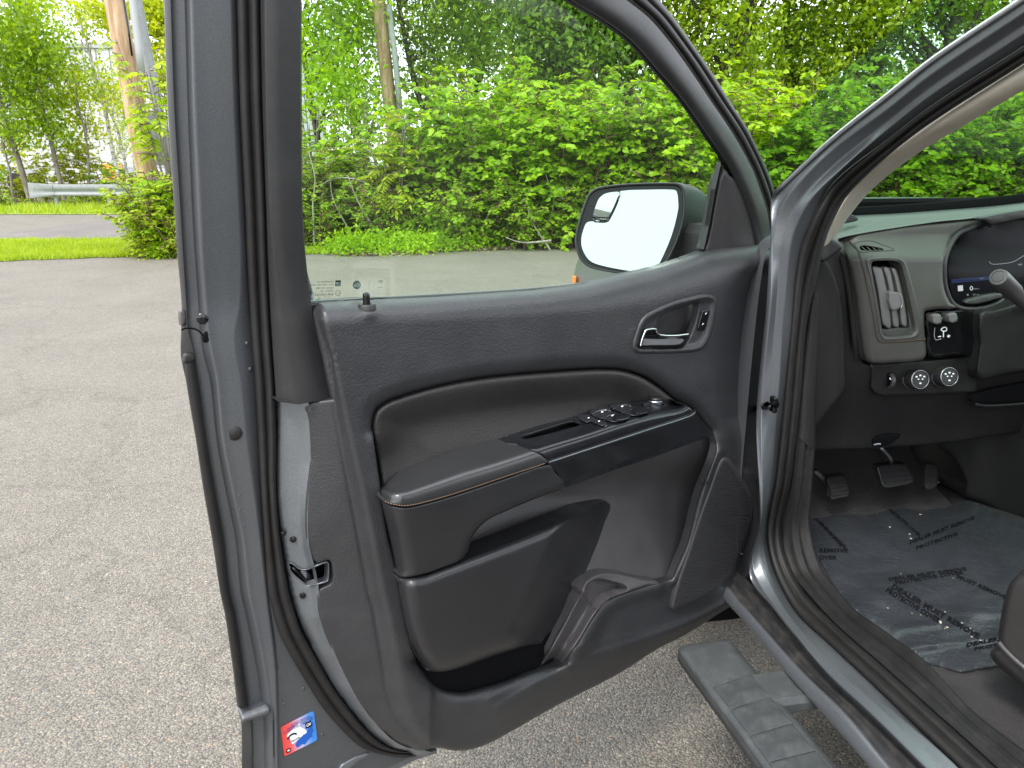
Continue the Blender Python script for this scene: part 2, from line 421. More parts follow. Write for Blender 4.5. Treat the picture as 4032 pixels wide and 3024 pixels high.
M['frit'] = plastic('gloss_black', (.006, .006, .007), .12, 0)
M['chrome'] = flat('chrome', (.7, .71, .72), .09, metal=1)
M['silver'] = flat('satin_silver', (.42, .44, .46), .3, metal=1)
M['beige'] = plastic('beige_pillar_cloth', (.42, .38, .32), .8, .0003, 900)
M['dashtop'] = plastic('dash_soft_plastic', (.055, .058, .056), .42, .0004, 400, spec=.7)
M['dashlow'] = plastic('dash_lower_plastic', (.015, .0145, .015), .5, .0003, 500, spec=.35)
M['dashvinyl'] = plastic('dash_grey_vinyl', (.066, .064, .059), .44, .0003, 500)
M['slat'] = plastic('vent_slat_plastic', (.15, .145, .145), .5)
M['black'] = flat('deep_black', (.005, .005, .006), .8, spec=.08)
M['carpet'] = plastic('grey_carpet', (.026, .024, .025), .95, .002, 260, noise_v=.4)
M['seat'] = plastic('seat_plastic', (.018, .0165, .016), .55, .0002, 700)
M['thread'] = flat('tan_thread', (.24, .15, .105), .7)
M['thread2'] = flat('gold_thread', (.20, .13, .06), .7)
M['white'] = flat('print_white', (.75, .75, .75), .5)
M['icon'] = flat('icon_white', (.8, .82, .85), .4, (.8, .85, .9), .04)
M['inkgrey'] = flat('etched_grey', (.16, .18, .18), .6)
M['ink'] = flat('print_black', (.006, .006, .008), .8, spec=.08)
M['wglass'] = glassy('door_glass', (.80, .93, .84), spec=.5, haze=.008)
M['sglass'] = glassy('windshield_glass', (.50, .70, .56), spec=.6, haze=.02)
M['board'] = plastic('running_board_plastic', (.055, .060, .063), .6, .0004, 420, spec=.35, dust=.2, dustcol=(.25, .25, .24))
M['tread'] = plastic('tread_rubber', (.042, .046, .049), .66, .0005, 380, spec=.35, dust=.25, dustcol=(.22, .22, .21))
M['sill'] = plastic('sill_plastic', (.012, .012, .0125), .55, .0003, 500, spec=.25, dust=.08, dustcol=(.2, .18, .155))
M['dirtyp'] = plastic('rocker_trim', (.02, .02, .021), .45, .0002, 500, dust=.22)
# ================================================================== THE PICKUP TRUCK
TR0 = TX(0.75, 0.9, 0)
truck = empty('pickup_truck', TR0, 'graphite grey pickup truck with its driver door swung wide open on the asphalt lot', 'pickup truck')
def interp_xy(L, by='y'):
    L = sorted([(p[1], p[0]) if by == 'y' else (p[0], p[1]) for p in L]); a = np.array([p[0] for p in L], float); b = np.array([p[1] for p in L], float)
    return lambda q: np.interp(q, a, b)
def strip_of(name, pts, wd, wv, mat, parent, fr=DOOR, k=5, h=.0025):
    q = crom(pts, k); t = np.gradient(q, axis=0); t /= np.hypot(*t.T)[:, None]; n = np.stack([-t[:, 1], t[:, 0]], 1)
    f = (lambda P: wv(P[:, 0], P[:, 1])) if callable(wv) else (lambda P: np.full(len(P), wv))
    R = [fr.at(q - n*wd/2, f(q) - h), fr.at(q - n*wd*.3, f(q)), fr.at(q + n*wd*.3, f(q)), fr.at(q + n*wd/2, f(q) - h)]
    nn = len(q); V = np.concatenate(R); F = np.array([(i*nn+j, i*nn+j+1, (i+1)*nn+j+1, (i+1)*nn+j) for i in range(3) for j in range(nn-1)])
    tt = V[F]; nr = np.cross(tt[:,1]-tt[:,0], tt[:,2]-tt[:,0])
    if ((CAM-tt.mean(1))*nr).sum() < 0: F = F[:, ::-1]
    return mk(name, V, F, mat, parent)
# ---------------- door shell: the painted shut face, a loft of vertical columns
cols_y = [-480, 0, 415, 830, 1000, 1200, 1300, 1400, 1500, 1725, 1925, 2125, 2330, 2420, 2620, 2794, 2852, 3100]
shell = [  # k0, kr, a1, a2, M, k4
 (628,656,708,733,894,922),(645,673,725,750,910,936),(659,687,737,762,922,948),(687,712,755,782,942,969),(698,722,765,790,950,976),
 (715,735,780,805,945,986),(713,742,785,812,925,992),(712,768,800,830,930,999),(732,780,825,850,950,1007),(770,810,850,872,972,1021),
 (800,845,885,910,1000,1031),(835,880,925,952,1025,1044),(866,900,945,975,1048,1059),(885,925,965,995,1058,1068),(915,955,1005,1035,1082,1092),
 (936,977,1030,1060,1089,1099),(950,990,1036,1066,1090,1100),(951,992,1040,1070,1094,1104)]
wcol = [-.140, -.128, -.124, -.110, -.106, -.118]
def col(i, wv=None, dx=0): return [(shell[j][i] + dx, cols_y[j], (wcol[i] if wv is None else wv)) for j in range(len(cols_y))]
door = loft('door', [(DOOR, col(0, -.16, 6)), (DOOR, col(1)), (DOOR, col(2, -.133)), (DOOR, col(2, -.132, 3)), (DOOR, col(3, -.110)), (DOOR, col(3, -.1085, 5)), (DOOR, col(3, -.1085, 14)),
       (DOOR, [((a[0]+b[0])/2, a[1], -.1085) for a, b in zip(col(3), col(4))]),
       (DOOR, [(p[0], p[1], -.104) for p in col(4, dx=-6)]), (DOOR, col(4, -.104, 3)), (DOOR, col(5))], M['paint'], truck, k=6,
       label='open driver door seen from inside, grey metal shell with black trim')
loft('door_edge_moulding', [(DOOR, col(0, -.165, 2)), (DOOR, col(0, -.145, 0)), (DOOR, col(0, -.137, 4)), (DOOR, col(1, -.124, -3)), (DOOR, col(1, -.123, 0)), (DOOR, col(1, -.135, 3))],
     M['trimcover'], door, k=6)
# rubber strip lower on the rear edge
rs = [(727,1398),(733,1500),(770,1725),(801,1925),(836,2125),(866,2330),(886,2420),(916,2620),(937,2780)]
re_ = [(765,1398),(782,1500),(813,1725),(847,1925),(882,2125),(905,2330),(928,2420),(957,2620),(978,2780)]
def mid(a, b, f): return [(p[0]*(1-f)+q[0]*f, p[1]*(1-f)+q[1]*f) for p, q in zip(a, b)]
loft('edge_strip', [(DOOR, [(*p, -.14) for p in rs])] + [(DOOR, [(*p, wv) for p in mid(rs, re_, f)]) for f, wv in ((.05,-.119),(.25,-.112),(.6,-.112),(.8,-.115),(.97,-.119))] +
     [(DOOR, [(*p, -.14) for p in re_])], M['rubber'], door, k=5)
relief('edge_strip_end', A(600,830,[(250,1160),(262,1132),(300,1125),(330,1140),(338,1175),(255,1200)]), DOOR, -.110, M['rubber'], door, r=8, R=.004)
# bottom step of the outer flange (bright little ledge)
relief('flange_step', [(946,2806),(1045,2770),(1062,2782),(1064,2812),(955,2846)], DOOR, lambda x, y: -.112 - .0003*(y-2806+(x-946)*.36)*-1*0 + .0009*np.clip(y-2806+(x-946)*.36, 0, 30)*.5, M['paint'], door, r=6, R=.004, smooth_k=0, skirt=.02)
# lower rear triangle of the shut face
tri = [(1086,2640),(1075,2500),(1058,2400),(1045,2320),(1052,2230),(1075,2300),(1105,2420),(1135,2500),(1190,2600),(1260,2700),(1330,2800),(1400,2880),(1470,2935),(1560,2975),(1640,2975),
       (1600,2995),(1510,3032),(1300,3110),(1090,3110),(1092,2900)]
relief('lower_shut_panel', tri, DOOR, lambda x, y: -.112 - .00004*np.maximum(0, y-2960)*np.clip((x-1150)/200,0,1), M['paint'], door, r=16, R=.006, step=24, skirt=.05)
relief('bottom_highlight', [(1345,3010),(1400,2978),(1452,2962),(1460,2970),(1410,2998),(1340,3060),(1310,3060)], DOOR, lambda x, y: -.108 + 0*x, M['paintl'], door, r=8, R=.004, smooth_k=0)  # thin highlight on the door bottom, drawn as a strip of lighter paint
relief('outer_skin_edge', [(1400,3060),(1510,3030),(1590,2996),(1640,2972),(1720,2950),(1720,2966),(1640,2992),(1500,3060),(1380,3110)], DOOR, -.125, M['paintl'], door, r=5, R=.004, smooth_k=0, skirt=.02)
# outer skin of the door so that it has a back
F4 = [(640,-90),(2240,-90),(2300,-200)]
# ---------------- weatherstrip of the door
sl_ = [(920,-480),(932,0),(944,415),(965,830),(972,1000),(982,1200),(995,1400),(1003,1500),(1016,1725),(1027,1925),(1040,2125),(1055,2330),(1072,2400),(1100,2494),(1150,2594),(1225,2719),(1275,2794),(1350,2879),(1415,2938),(1480,2966),(1600,2985)]
sr_ = [(1020,-480),(1027,0),(1035,415),(1050,830),(1055,1000),(1063,1200),(1074,1400),(1082,1500),(1088,1725),(1088,1925),(1105,2125),(1138,2330),(1158,2400),(1190,2490),(1240,2580),(1310,2700),(1375,2790),(1440,2870),(1520,2935),(1600,2958),(1700,2952)]
def sband(f, wv, a=sl_, b=sr_): return (DOOR, [(*p, wv) for p in mid(a, b, f)])
loft('door_seal', [sband(0,-.118), sband(.02,-.100), sband(.12,-.092), sband(.30,-.089), sband(.46,-.093), sband(.52,-.098), sband(.6,-.088), sband(.8,-.082), sband(.95,-.087), sband(1.0,-.11)],
     M['rubber'], door, k=5)
# ---------------- window frame cover, rear upright (two faces with a ridge)
c_l = [(1020,-480),(1027,0),(1035,415),(1050,830),(1055,1000),(1063,1200),(1074,1400),(1085,1578)]
c_m = [(1038,-480),(1043,0),(1048,415),(1063,830),(1078,1000),(1105,1200),(1140,1400),(1172,1589)]
c_n = [(1096,-480),(1100,0),(1105,415),(1115,830),(1128,1000),(1160,1200),(1200,1400),(1240,1580)]
c_r = [(1192,-480),(1187,0),(1185,415),(1192,830),(1203,1000),(1226,1195),(1262,1380),(1308,1569)]
loft('frame_cover', [(DOOR,[(*p,-.10) for p in c_l]),(DOOR,[(*p,-.066) for p in mid(c_l,c_m,.06)]),(DOOR,[(*p,-.050) for p in mid(c_l,c_m,.9)]),(DOOR,[(*p,-.047) for p in mid(c_m,c_n,.06)]),
     (DOOR,[(*p,-.046) for p in c_n]),(DOOR,[(*p,-.045) for p in mid(c_n,c_r,.93)]),(DOOR,[(*p,-.048) for p in mid(c_n,c_r,.985)]),(DOOR,[(*p,-.075) for p in c_r])], M['trimcover'], door, k=6)
relief('frame_cover_end', [(1094,1576),(1172,1586),(1308,1566),(1308,1571),(1172,1592),(1094,1581)], DOOR, -.047, M['trimcover'], door, r=0, smooth_k=0, skirt=.03)
# ---------------- front upright of the window frame (arched)
E1 = [(1150,-400),(1600,-330),(1900,-235),(2100,-120),(2240,0),(2350,65),(2475,155),(2580,270),(2675,380),(2775,520),(2845,622),(2885,700),(2925,790),(2955,880),(2975,985)]
E2 = [(1150,-560),(1700,-470),(2080,-310),(2310,-150),(2480,0),(2560,65),(2625,140),(2700,240),(2800,390),(2900,540),(2965,660),(3000,750),(3025,830),(3035,900),(3040,985)]
E3 = [(1150,-660),(1760,-570),(2180,-390),(2430,-180),(2595,0),(2652,68),(2725,170),(2800,280),(2875,400),(2940,500),(2990,600),(3030,690),(3050,760),(3056,850),(3050,985)]
def eb(a, b, f, wv): return (DOOR, [(*p, wv) for p in mid(a, b, f)])
loft('front_frame_cover', [eb(E1,E2,0,-.075), eb(E1,E2,.03,-.048), eb(E1,E2,.12,-.040), eb(E1,E2,.55,-.044), eb(E1,E2,.9,-.052), eb(E1,E2,1,-.075)], M['trimcover'], door, k=6)
loft('front_frame_seal', [eb(E2,E3,0,-.085), eb(E2,E3,.08,-.072), eb(E2,E3,.3,-.064), eb(E2,E3,.55,-.070), eb(E2,E3,.62,-.080), eb(E2,E3,.7,-.074), eb(E2,E3,.93,-.085), eb(E2,E3,1,-.12)], M['rubber'], door, k=6)
G1 = [(a[0]-5, a[1]+4) for a in E1]
loft('glass_run', [(DOOR,[(*p,-.062) for p in mid(G1,E1,-1.2)]),(DOOR,[(*p,-.056) for p in mid(G1,E1,0)]),(DOOR,[(*p,-.052) for p in mid(G1,E1,1.5)])], M['frit'], door, k=6)
# door glass and its lower felt
relief('door_glass', [(1170,-410),(1600,-340),(1900,-245),(2110,-125),(2240,-10),(2475,145),(2675,370),(2860,640),(2860,900),(2820,990),(2100,1180),(1205,1230)], DOOR, -.068, M['wglass'], door, r=0, smooth_k=0, step=200, skirt=.004)
rail = [(1222,1184),(1450,1172),(1706,1158),(1900,1147),(2100,1133),(2300,1112),(2500,1080)]
loft('glass_felt', [(DOOR,[(p[0],p[1]-1,-.064) for p in rail]),(DOOR,[(p[0],p[1]+4,-.056) for p in rail]),(DOOR,[(p[0],p[1]+16,-.052) for p in rail])], M['frit'], door, k=4)
relief('divider_bar', [(2838,640),(2846,640),(2828,760),(2806,900),(2786,990),(2768,990),(2790,890),(2816,740)], DOOR, -.058, M['frit'], door, r=3, R=.002, smooth_k=0)
# ---------------- sail panel beside the mirror
M['sail'] = plastic('dark_sail_plastic', (.036, .034, .036), .42, .0002, 500)
sail = [(2853,668),(2872,690),(2902,712),(2924,752),(2945,800),(2961,845),(2978,905),(2990,975),(2880,990),(2780,1000),(2786,960),(2801,895),(2826,750)]
relief('mirror_corner_trim', sail, DOOR, lambda x, y: -.054 + .010*sst(x, 2815, 2880), M['sail'], door, r=10, R=.004, smooth_k=2, skirt=.03)
relief('pocket_shade', [(1640,2540),(1900,2520),(2180,2460),(2180,2600),(2107,2648),(1999,2690),(1830,2736),(1760,2734),(1670,2690)], DOOR, -.034, M['black'], door, r=0, smooth_k=0, step=60, skirt=0)  # black sheet painting in the shade inside the lower pocket
# ---------------- main trim panel
x2f = interp_xy([(1250,1190),(1290,1400),(1320,1525),(1380,1775),(1420,1950),(1460,2150),(1495,2330),(1510,2394),(1550,2569),(1580,2694),(1625,2844),(1690,2919),(1760,2960)])
x1f = interp_xy([(1232,1190),(1245,1255),(1300,1405),(1320,1625),(1350,1800),(1400,2050),(1450,2330),(1470,2394),(1500,2569),(1520,2719),(1550,2819),(1625,2904),(1665,2945)])
x0f = interp_xy([(1200,1190),(1205,1590),(1212,1700),(1217,1800),(1205,1925),(1200,2050),(1210,2150),(1240,2300),(1250,2434),(1315,2584),(1390,2734),(1470,2844),(1550,2914),(1660,2964)])
arch = crom([(1467,1690),(1468,1645),(1488,1603),(1549,1570),(1739,1515),(1942,1481),(2214,1458),(2417,1451),(2519,1475),(2587,1515),(2661,1576),(2722,1610),(2797,1698)], 6)
lip = crom([(1640,2600),(1669,2645),(1700,2689),(1760,2718),(1830,2722),(1999,2676),(2107,2638),(2230,2605)], 5)
bot = crom([(1735,2946),(1790,2956),(1860,2950),(1950,2915),(2200,2774),(2425,2659),(2600,2549),(2700,2499),(2825,2419),(2900,2369),(2960,2284),(2990,2194),(3015,2025),(3020,1880)], 5)
ridge = crom([(1950,2790),(2230,2622),(2430,2550),(2630,2484),(2780,2420),(2899,2345),(2950,2262),(2975,2180),(2988,2080),(2975,1960),(2940,1860)], 5)
topf = interp_xy([(1225,1192),(1706,1168),(2100,1141),(2300,1117),(2450,1082),(2575,1055),(2700,1015),(2785,985),(2900,968),(2985,958),(3050,995)], 'x')
xrf = interp_xy([(3060,1000),(2985,1045),(2920,1082),(2865,1165),(2835,1265),(2820,1400),(2822,1550),(2850,1650),(2915,1720),(2985,1800),(3060,1860)])
spkr = [(2850,1800),(2875,1810),(2925,1880),(2960,1950),(2966,2000),(2955,2075),(2930,2150),(2905,2215),(2885,2259),(2830,2314),(2750,2359),(2680,2390),(2650,2401),(2642,2389),(2665,2294),(2700,2194),(2750,2040),(2790,1930),(2830,1820)]
bez = [(2800,1157),(2820,1170),(2828,1190),(2820,1250),(2800,1330),(2770,1375),(2725,1390),(2550,1397),(2500,1392),(2487,1365),(2500,1310),(2520,1260),(2550,1230),(2650,1185),(2725,1165),(2775,1155)]
sp_r = crom([(2832,1775),(2802,1850),(2772,1955),(2728,2130),(2684,2235),(2655,2290)], 5); tr_r = crom([(2600,2310),(2461,2352),(2396,2385),(2345,2450),(2300,2525),(2268,2570),(2228,2625)], 5)
def Wp(x, y):
    a, b, c = x2f(y), x1f(y), x0f(y)
    wl = np.where(x < b, -.028 - .034 * np.clip((b - x) / np.maximum(b - c, 1), 0, 1), -.028 + .028 * sst(x, b, a + 22)) - .003 * np.exp(-((x - b) / 7) ** 2)
    wv = np.where((y > 1250) | (x < a + 30), wl, 0.0)
    Q = np.stack([x, y], 1)
    tw = np.interp(x, [1200, 2200, 2500, 2800, 3050], [95, 110, 150, 165, 90])
    tt = y - topf(x); wv = wv - rnd(np.maximum(tt, 0), 1, 1) * 0 - .055 * (1 - np.sqrt(np.clip(1 - np.clip(1 - tt / tw, 0, 1) ** 2, 0, 1)))
    wv = wv - rnd(seg_dist(Q, arch), 62, .026)
    wv = wv - rnd(seg_dist(Q, lip), 66, .030)
    dr = x - xrf(y); wv = wv - .00055 * .5 * (dr + np.sqrt(dr * dr + 900)) * (y < 1860)
    wv = wv + .004 * np.exp(-(seg_dist(Q, ridge) / 11) ** 2)
    below = seg_dist(Q, bot); rd = seg_dist(Q, ridge)
    wv = wv - np.where(below < rd * 3, .022 * sst(1 - below / np.maximum(below + rd, 1), .1, 1), 0) * ((y > 1900) & (x > 1700))
    wv = wv - rnd(below, 40, .015)
    wv = wv + .011 * np.exp(-(seg_dist(Q, sp_r) / 17) ** 2) + .012 * np.exp(-(seg_dist(Q, tr_r) / 26) ** 2)
    knob = np.exp(-(((x - 1458) / 34) ** 2 + ((y - 1232) / 22) ** 2)); wv = wv + .007 * knob * (y > 1190)
    return wv
panel_out = [(1228,1194),(1237,1255),(1262,1380),(1308,1568),(1310,1572),(1204,1592),(1207,1640),(1214,1700),(1218,1800),(1211,1880),(1205,1940),(1200,2050),(1208,2140),(1222,2190),(1240,2212),(1262,2216),
  (1292,2206),(1304,2218),(1308,2245),(1306,2288),(1290,2303),(1258,2318),(1248,2345),(1258,2434),(1315,2584),(1390,2734),(1470,2844),(1550,2914),(1640,2955),(1700,2946),
  (1735,2946),(1790,2956),(1860,2950),(1950,2915),(2200,2774),(2425,2659),(2600,2549),(2700,2499),(2825,2419),(2900,2369),(2960,2284),(2990,2194),(3015,2025),(3020,1880),
  (2990,1840),(2982,1750),(2990,1575),(2998,1450),(3012,1390),(3032,1300),(3034,1200),(3042,1060),(3048,1003),(3025,982),(2985,960),(2900,970),(2785,985),(2700,1015),(2575,1055),(2450,1082),(2300,1117),(2100,1141),(1706,1168)]
hole = [(1467,1690),(1468,1645),(1488,1603),(1549,1570),(1739,1515),(1942,1481),(2214,1458),(2417,1451),(2519,1475),(2587,1515),(2661,1576),(2722,1610),(2797,1698),(2816,1735),(2818,1770),(2800,1830),(2750,1955),(2706,2130),(2662,2235),(2640,2278),
  (2553,2300),(2461,2330),(2384,2361),(2330,2430),(2284,2507),(2253,2553),(2215,2607),(2107,2638),(1999,2676),(1830,2722),(1760,2718),(1700,2689),(1669,2645),(1640,2600),(1600,2444),(1570,2280),(1525,2100),(1495,1900),(1475,1760)]
relief('trim_panel', panel_out, DOOR, Wp, M['panel'], door, r=9, R=.005, step=13, smooth_k=3, skirt=.02,
       holes=[hole, [(q[0]*.86+2665*.14, q[1]*.86+1285*.14) for q in bez]], hr=12, hR=.006, extra=[ridge[:, :2], [(x2f(y), y) for y in range(1200, 2940, 20)], [(x1f(y), y) for y in range(1260, 2900, 20)], [(x1f(y)-7, y) for y in range(1320, 2860, 20)], [(x1f(y)+8, y) for y in range(1270, 2860, 20)]])
# speaker grille, with its moulded ribs
gw = lambda x, y: .0075 + .002 * np.exp(-((x - 2850) / 90.) ** 2)
relief('speaker_grille', spkr, DOOR, lambda x, y: Wp(x, y) * 0 + .007, M['grille'], door, r=16, R=.007, step=22, smooth_k=3)
spk = crom(spkr, 3, True); L = []
for q in np.arange(1790, 2460, 8.6):
    xs = np.arange(2600, 3000, 3.0); ys = q + (xs - 2800) * .09 - 10; m = inside(np.stack([xs, ys], 1), spk) & (seg_dist(np.stack([xs, ys], 1), spk, True) > 12)
    if m.sum() < 4: continue
    i0, i1 = np.where(m)[0][[0, -1]]; P0 = [(xs[i0], ys[i0] - 2.1), (xs[i1], ys[i1] - 2.1)]; P1 = [(xs[i0], ys[i0]), (xs[i1], ys[i1])]; P2 = [(xs[i0], ys[i0] + 2.1), (xs[i1], ys[i1] + 2.1)]
    a, b, c = DOOR.at(P0, .0068), DOOR.at(P1, .0092), DOOR.at(P2, .0068)
    L.append((np.concatenate([a, b, c]), [(0, 1, 3, 2), (2, 3, 5, 4)]))
V, F = merge(L); mk('grille_rib', V, F, M['grille'], door, smooth=False, kind='stuff')
# ---------------- the vinyl insert behind everything in the recess
insert = [(1450,1690),(1450,1640),(1478,1592),(1545,1556),(1739,1500),(1942,1466),(2214,1443),(2425,1436),(2530,1462),(2600,1505),(2670,1562),(2740,1600),(2815,1690),(2836,1735),(2836,1775),(2815,1835),(2765,1960),(2725,2135),(2680,2240),(2660,2290),
   (2560,2320),(2400,2380),(2350,2440),(2240,2620),(2100,2660),(1999,2694),(1830,2740),(1760,2738),(1690,2705),(1650,2650),(1620,2600),(1580,2444),(1552,2280),(1507,2100),(1478,1900),(1460,1760)]
def Wi(x, y):
    Q = np.stack([x, y], 1); u = np.clip((y - 1900) / 400, 0, 1)
    wv = np.where(y < 1860, -.030 - .016 * sst(y, 1500, 1760) * 0 - .012 * np.exp(-(seg_dist(Q, arch) / 70) ** 2), 0)
    lo = -.125 + .103 * u ** 1.1
    lo = lo + (-.050 - lo) * sst(x, 2330, 2230) * sst(y, 2150, 2250)
    wv = np.where(y < 1860, wv, lo); t = sst(y, 1760, 1960); wv = (1 - t) * (-.060) + t * lo
    return wv
relief('insert_panel', insert, DOOR, Wi, M['greyp'], door, r=0, step=20, smooth_k=3, skirt=0)
# upper bolster
BKc = [(1490,1900),(1510,1888),(1536,1875),(1624,1834),(1780,1773),(1942,1732),(2112,1678),(2281,1637),(2417,1597),(2553,1574),(2661,1578)]
bol = [(1475,1739),(1468,1690),(1472,1640),(1492,1606),(1549,1574),(1739,1519),(1942,1485),(2214,1462),(2417,1455),(2515,1479),(2583,1519),(2664,1582),(2700,1625),(2560,1640),(2300,1690),(2112,1740),(1942,1790),(1780,1830),(1624,1890),(1536,1930),(1512,1940),(1498,1880)]
def Wb(x, y):
    d = seg_dist(np.stack([x, y], 1), arch); return -.010 - .022 * sst(d, 25, 130) + .012 * sst(d, 130, 300)
relief('bolster', bol, DOOR, Wb, M['bolster'], door, r=20, R=.012, step=14, smooth_k=3, skirt=.02)
# armrest pad
BK = crom(BKc, 6); ST = crom([(1490,1955),(1502,1964),(1536,1982),(1603,1990),(1692,1970),(1807,1936),(2010,1868),(2150,1822),(2200,1804),(2729,1622)], 6)
LE = np.array([(1500,1900),(1497,1930),(1502,1964)])
def arm(x, y, f=.62, back=-.022, front=.080):
    Q = np.stack([x, y], 1); a = seg_dist(Q, BK); b = seg_dist(Q, ST); q = a / (a + b + 1e-6) / f
    e = 1 - q; e = .5 * (e + np.sqrt(e * e + .03)); wv = back + (front - back) * (1 - e)
    return wv - rnd(seg_dist(Q, LE), 90, .082)
relief('armrest_pad', [(1500,1905),(1512,1888),(1536,1875),(1624,1834),(1780,1773),(1942,1732),(1976,1732),(2040,1752),(2112,1780),(2146,1805),(2158,1822),(2010,1870),(1807,1938),(1692,1972),(1603,1992),(1536,1984),(1502,1966),(1497,1930)],
       DOOR, lambda x, y: arm(x, y), M['armtop'], door, r=7, R=.004, step=10, smooth_k=3, skirt=.05)
# armrest front
FE = crom([(1502,1976),(1536,2132),(1556,2248)], 4)
afw = lambda x, y: .076 - .022 * sst(y, 1980, 2260) - rnd(seg_dist(np.stack([x, y], 1), FE), 90, .080) - rnd(seg_dist(np.stack([x, y], 1), crom([(1830,2190),(1861,2112),(1915,2051),(1983,2017),(2078,1976),(2224,1921)], 4)), 26, .012)
relief('armrest_front', [(1503,1982),(1502,1976),(1507,1976),(1536,1990),(1603,1998),(1692,1978),(1807,1944),(2010,1876),(2160,1828),(2185,1860),(2226,1918),(2180,1936),(2078,1976),(1983,2017),(1915,2051),(1861,2112),(1826,2196),(1730,2240),(1671,2260),(1597,2273),(1570,2265),(1552,2240),(1536,2132)],
       DOOR, afw, M['pad'], door, r=8, R=.005, step=14, smooth_k=3, skirt=.09)
# stitches along the armrest
stl = crom([(1506,1970),(1545,1986),(1603,1992),(1692,1973),(1807,1939),(2010,1871),(2152,1824)], 30)
Ls = np.concatenate([[0], np.cumsum(np.hypot(*np.diff(stl, axis=0).T))]); smesh = None
for k, dpx in enumerate(np.arange(4, Ls[-1] - 4, 11.0)):
    x = np.interp([dpx - 3.2, dpx + 3.2], Ls, stl[:, 0]); y = np.interp([dpx - 3.2, dpx + 3.2], Ls, stl[:, 1]) - 1
    wv = arm(x, y - 4) + .0028; P = DOOR.at(np.stack([x, y], 1), wv); c = P.mean(0); dv = P[1] - P[0]
    if smesh is None:
        V, F = tube_vf(np.array([(-.5, 0, 0), (-.3, 0, 0), (.3, 0, 0), (.5, 0, 0)]), [.0004, .0009, .0009, .0004], 6)
        smesh = bpy.data.meshes.new('stitch'); smesh.from_pydata([(a, b, c_) for a, b, c_ in V], [], F); smesh.materials.append(M['thread']); smesh.polygons.foreach_set('use_smooth', [True] * len(F))
    o = bpy.data.objects.new('stitch', smesh); COL.objects.link(o); o.parent = door; o.location = tuple(float(q) for q in (c - WL[door.name]))
    o.rotation_euler = Vector(dv).to_track_quat('X', 'Z').to_euler(); o.scale = (float(np.linalg.norm(dv)), 1, 1)
# switch panel top, tray and satin front
sw_out = [(1966,1730),(2044,1706),(2112,1682),(2281,1640),(2417,1600),(2553,1576),(2661,1580),(2700,1594),(2724,1611),(2733,1622),(2722,1634),(2560,1688),(2350,1757),(2160,1820),(2146,1805),(2112,1780),(2040,1752)]
swf = lambda x, y: arm(x, y, .60, -.022, .079)
tray = [(2044,1727),(2090,1707),(2180,1678),(2251,1660),(2262,1664),(2335,1690),(2320,1700),(2119,1752),(2090,1742)]
relief('switch_panel', sw_out, DOOR, swf, M['piano'], door, r=5, R=.003, step=9, smooth_k=2, skirt=.04, holes=[tray], hr=4, hR=.002)
relief('switch_tray', [(2030,1722),(2251,1650),(2345,1690),(2119,1762)], DOOR, lambda x, y: swf(x, y) - .03, M['frit'], door, r=0, step=14, smooth_k=0, skirt=0)
relief('switch_panel_front', [(2158,1824),(2350,1762),(2560,1693),(2722,1639),(2737,1625),(2765,1660),(2800,1698),(2812,1712),(2700,1752),(2553,1807),(2349,1875),(2224,1921),(2190,1866)],
       DOOR, lambda x, y: .077 - .03 * np.clip((y - np.interp(x, [2158, 2737], [1824, 1625])) / 105, 0, 1), M['piano'], door, r=4, R=.003, step=14, smooth_k=0, skirt=.06)
bl = [(2161,1819),(2350,1757),(2560,1688),(2715,1637),(2738,1620),(2735,1611)]
loft('bright_line', [(DOOR,[(p[0],p[1]-1,.0765) for p in bl]),(DOOR,[(p[0],p[1]+1.5,.0815) for p in bl]),(DOOR,[(p[0],p[1]+4,.078) for p in bl])], M['silver'], door, k=5)
def button(name, poly, up, mat='frit', icon=None, r=3):
    relief(name, poly, DOOR, lambda x, y: swf(x, y) + .001, M['switch' if mat == 'frit' else mat], door, r=r, R=.0015, step=8, smooth_k=3, skirt=.01, lift=(0, 0, up))
q4 = lambda cx, cy, hx, hy: [(cx - hx - 10, cy + 5 - hy), (cx + hx * .2 - 6, cy - hy - 3), (cx + hx, cy - 4), (cx + hx + 10, cy + hy - 2), (cx - 2, cy + hy + 5), (cx - hx, cy + hy * .4)]
Z1 = lambda pts: A(1900, 1500, pts, 1.27)
for p in ([(552,165),(580,150),(610,146),(640,150),(618,178),(606,196),(570,190)],[(606,196),(618,176),(650,168),(680,172),(712,184),(690,208),(655,214)],
          [(655,140),(685,124),(715,120),(740,124),(725,150),(708,166),(680,160)],[(708,166),(725,148),(755,140),(790,146),(815,154),(795,176),(760,182)]):
    button('window_switch', Z1(p), .004)
for p in ([(498,186),(528,181),(560,190),(548,206),(512,212)],[(548,207),(562,196),(600,206),(622,220),(596,230)]): button('lock_switch', Z1(p), .003)
for p in ([(550,166),(578,151),(610,146),(640,150)],[(606,198),(620,180),(650,170),(684,174)],[(653,141),(684,125),(715,121),(740,125)],[(708,168),(726,150),(756,142),(792,148)],[(612,228),(622,222),(622,214)],[(630,140),(626,150),(636,158)]): strip_of('switch_rim', Z1(p), 3.4, lambda x, y: swf(x, y)+.009, M['silver'], door, h=.001)
for c in ((700,200),(795,168)): button('switch_lip', ell(*Z1([c])[0], 30, 12, 14, -.2), .008, 'piano', r=6)
for c, s in (((598,168),4),((650,187),4),((698,140),4),((752,158),4),((530,198),3),((582,215),3)):
    x, y = Z1([c])[0]; relief('switch_icon', ell(x, y, s+1, s-1, 8, -.2), DOOR, lambda x, y: swf(x, y) + .0026, M['icon'], door, r=0, step=8, smooth_k=0, skirt=0, lift=(0, 0, .0062))
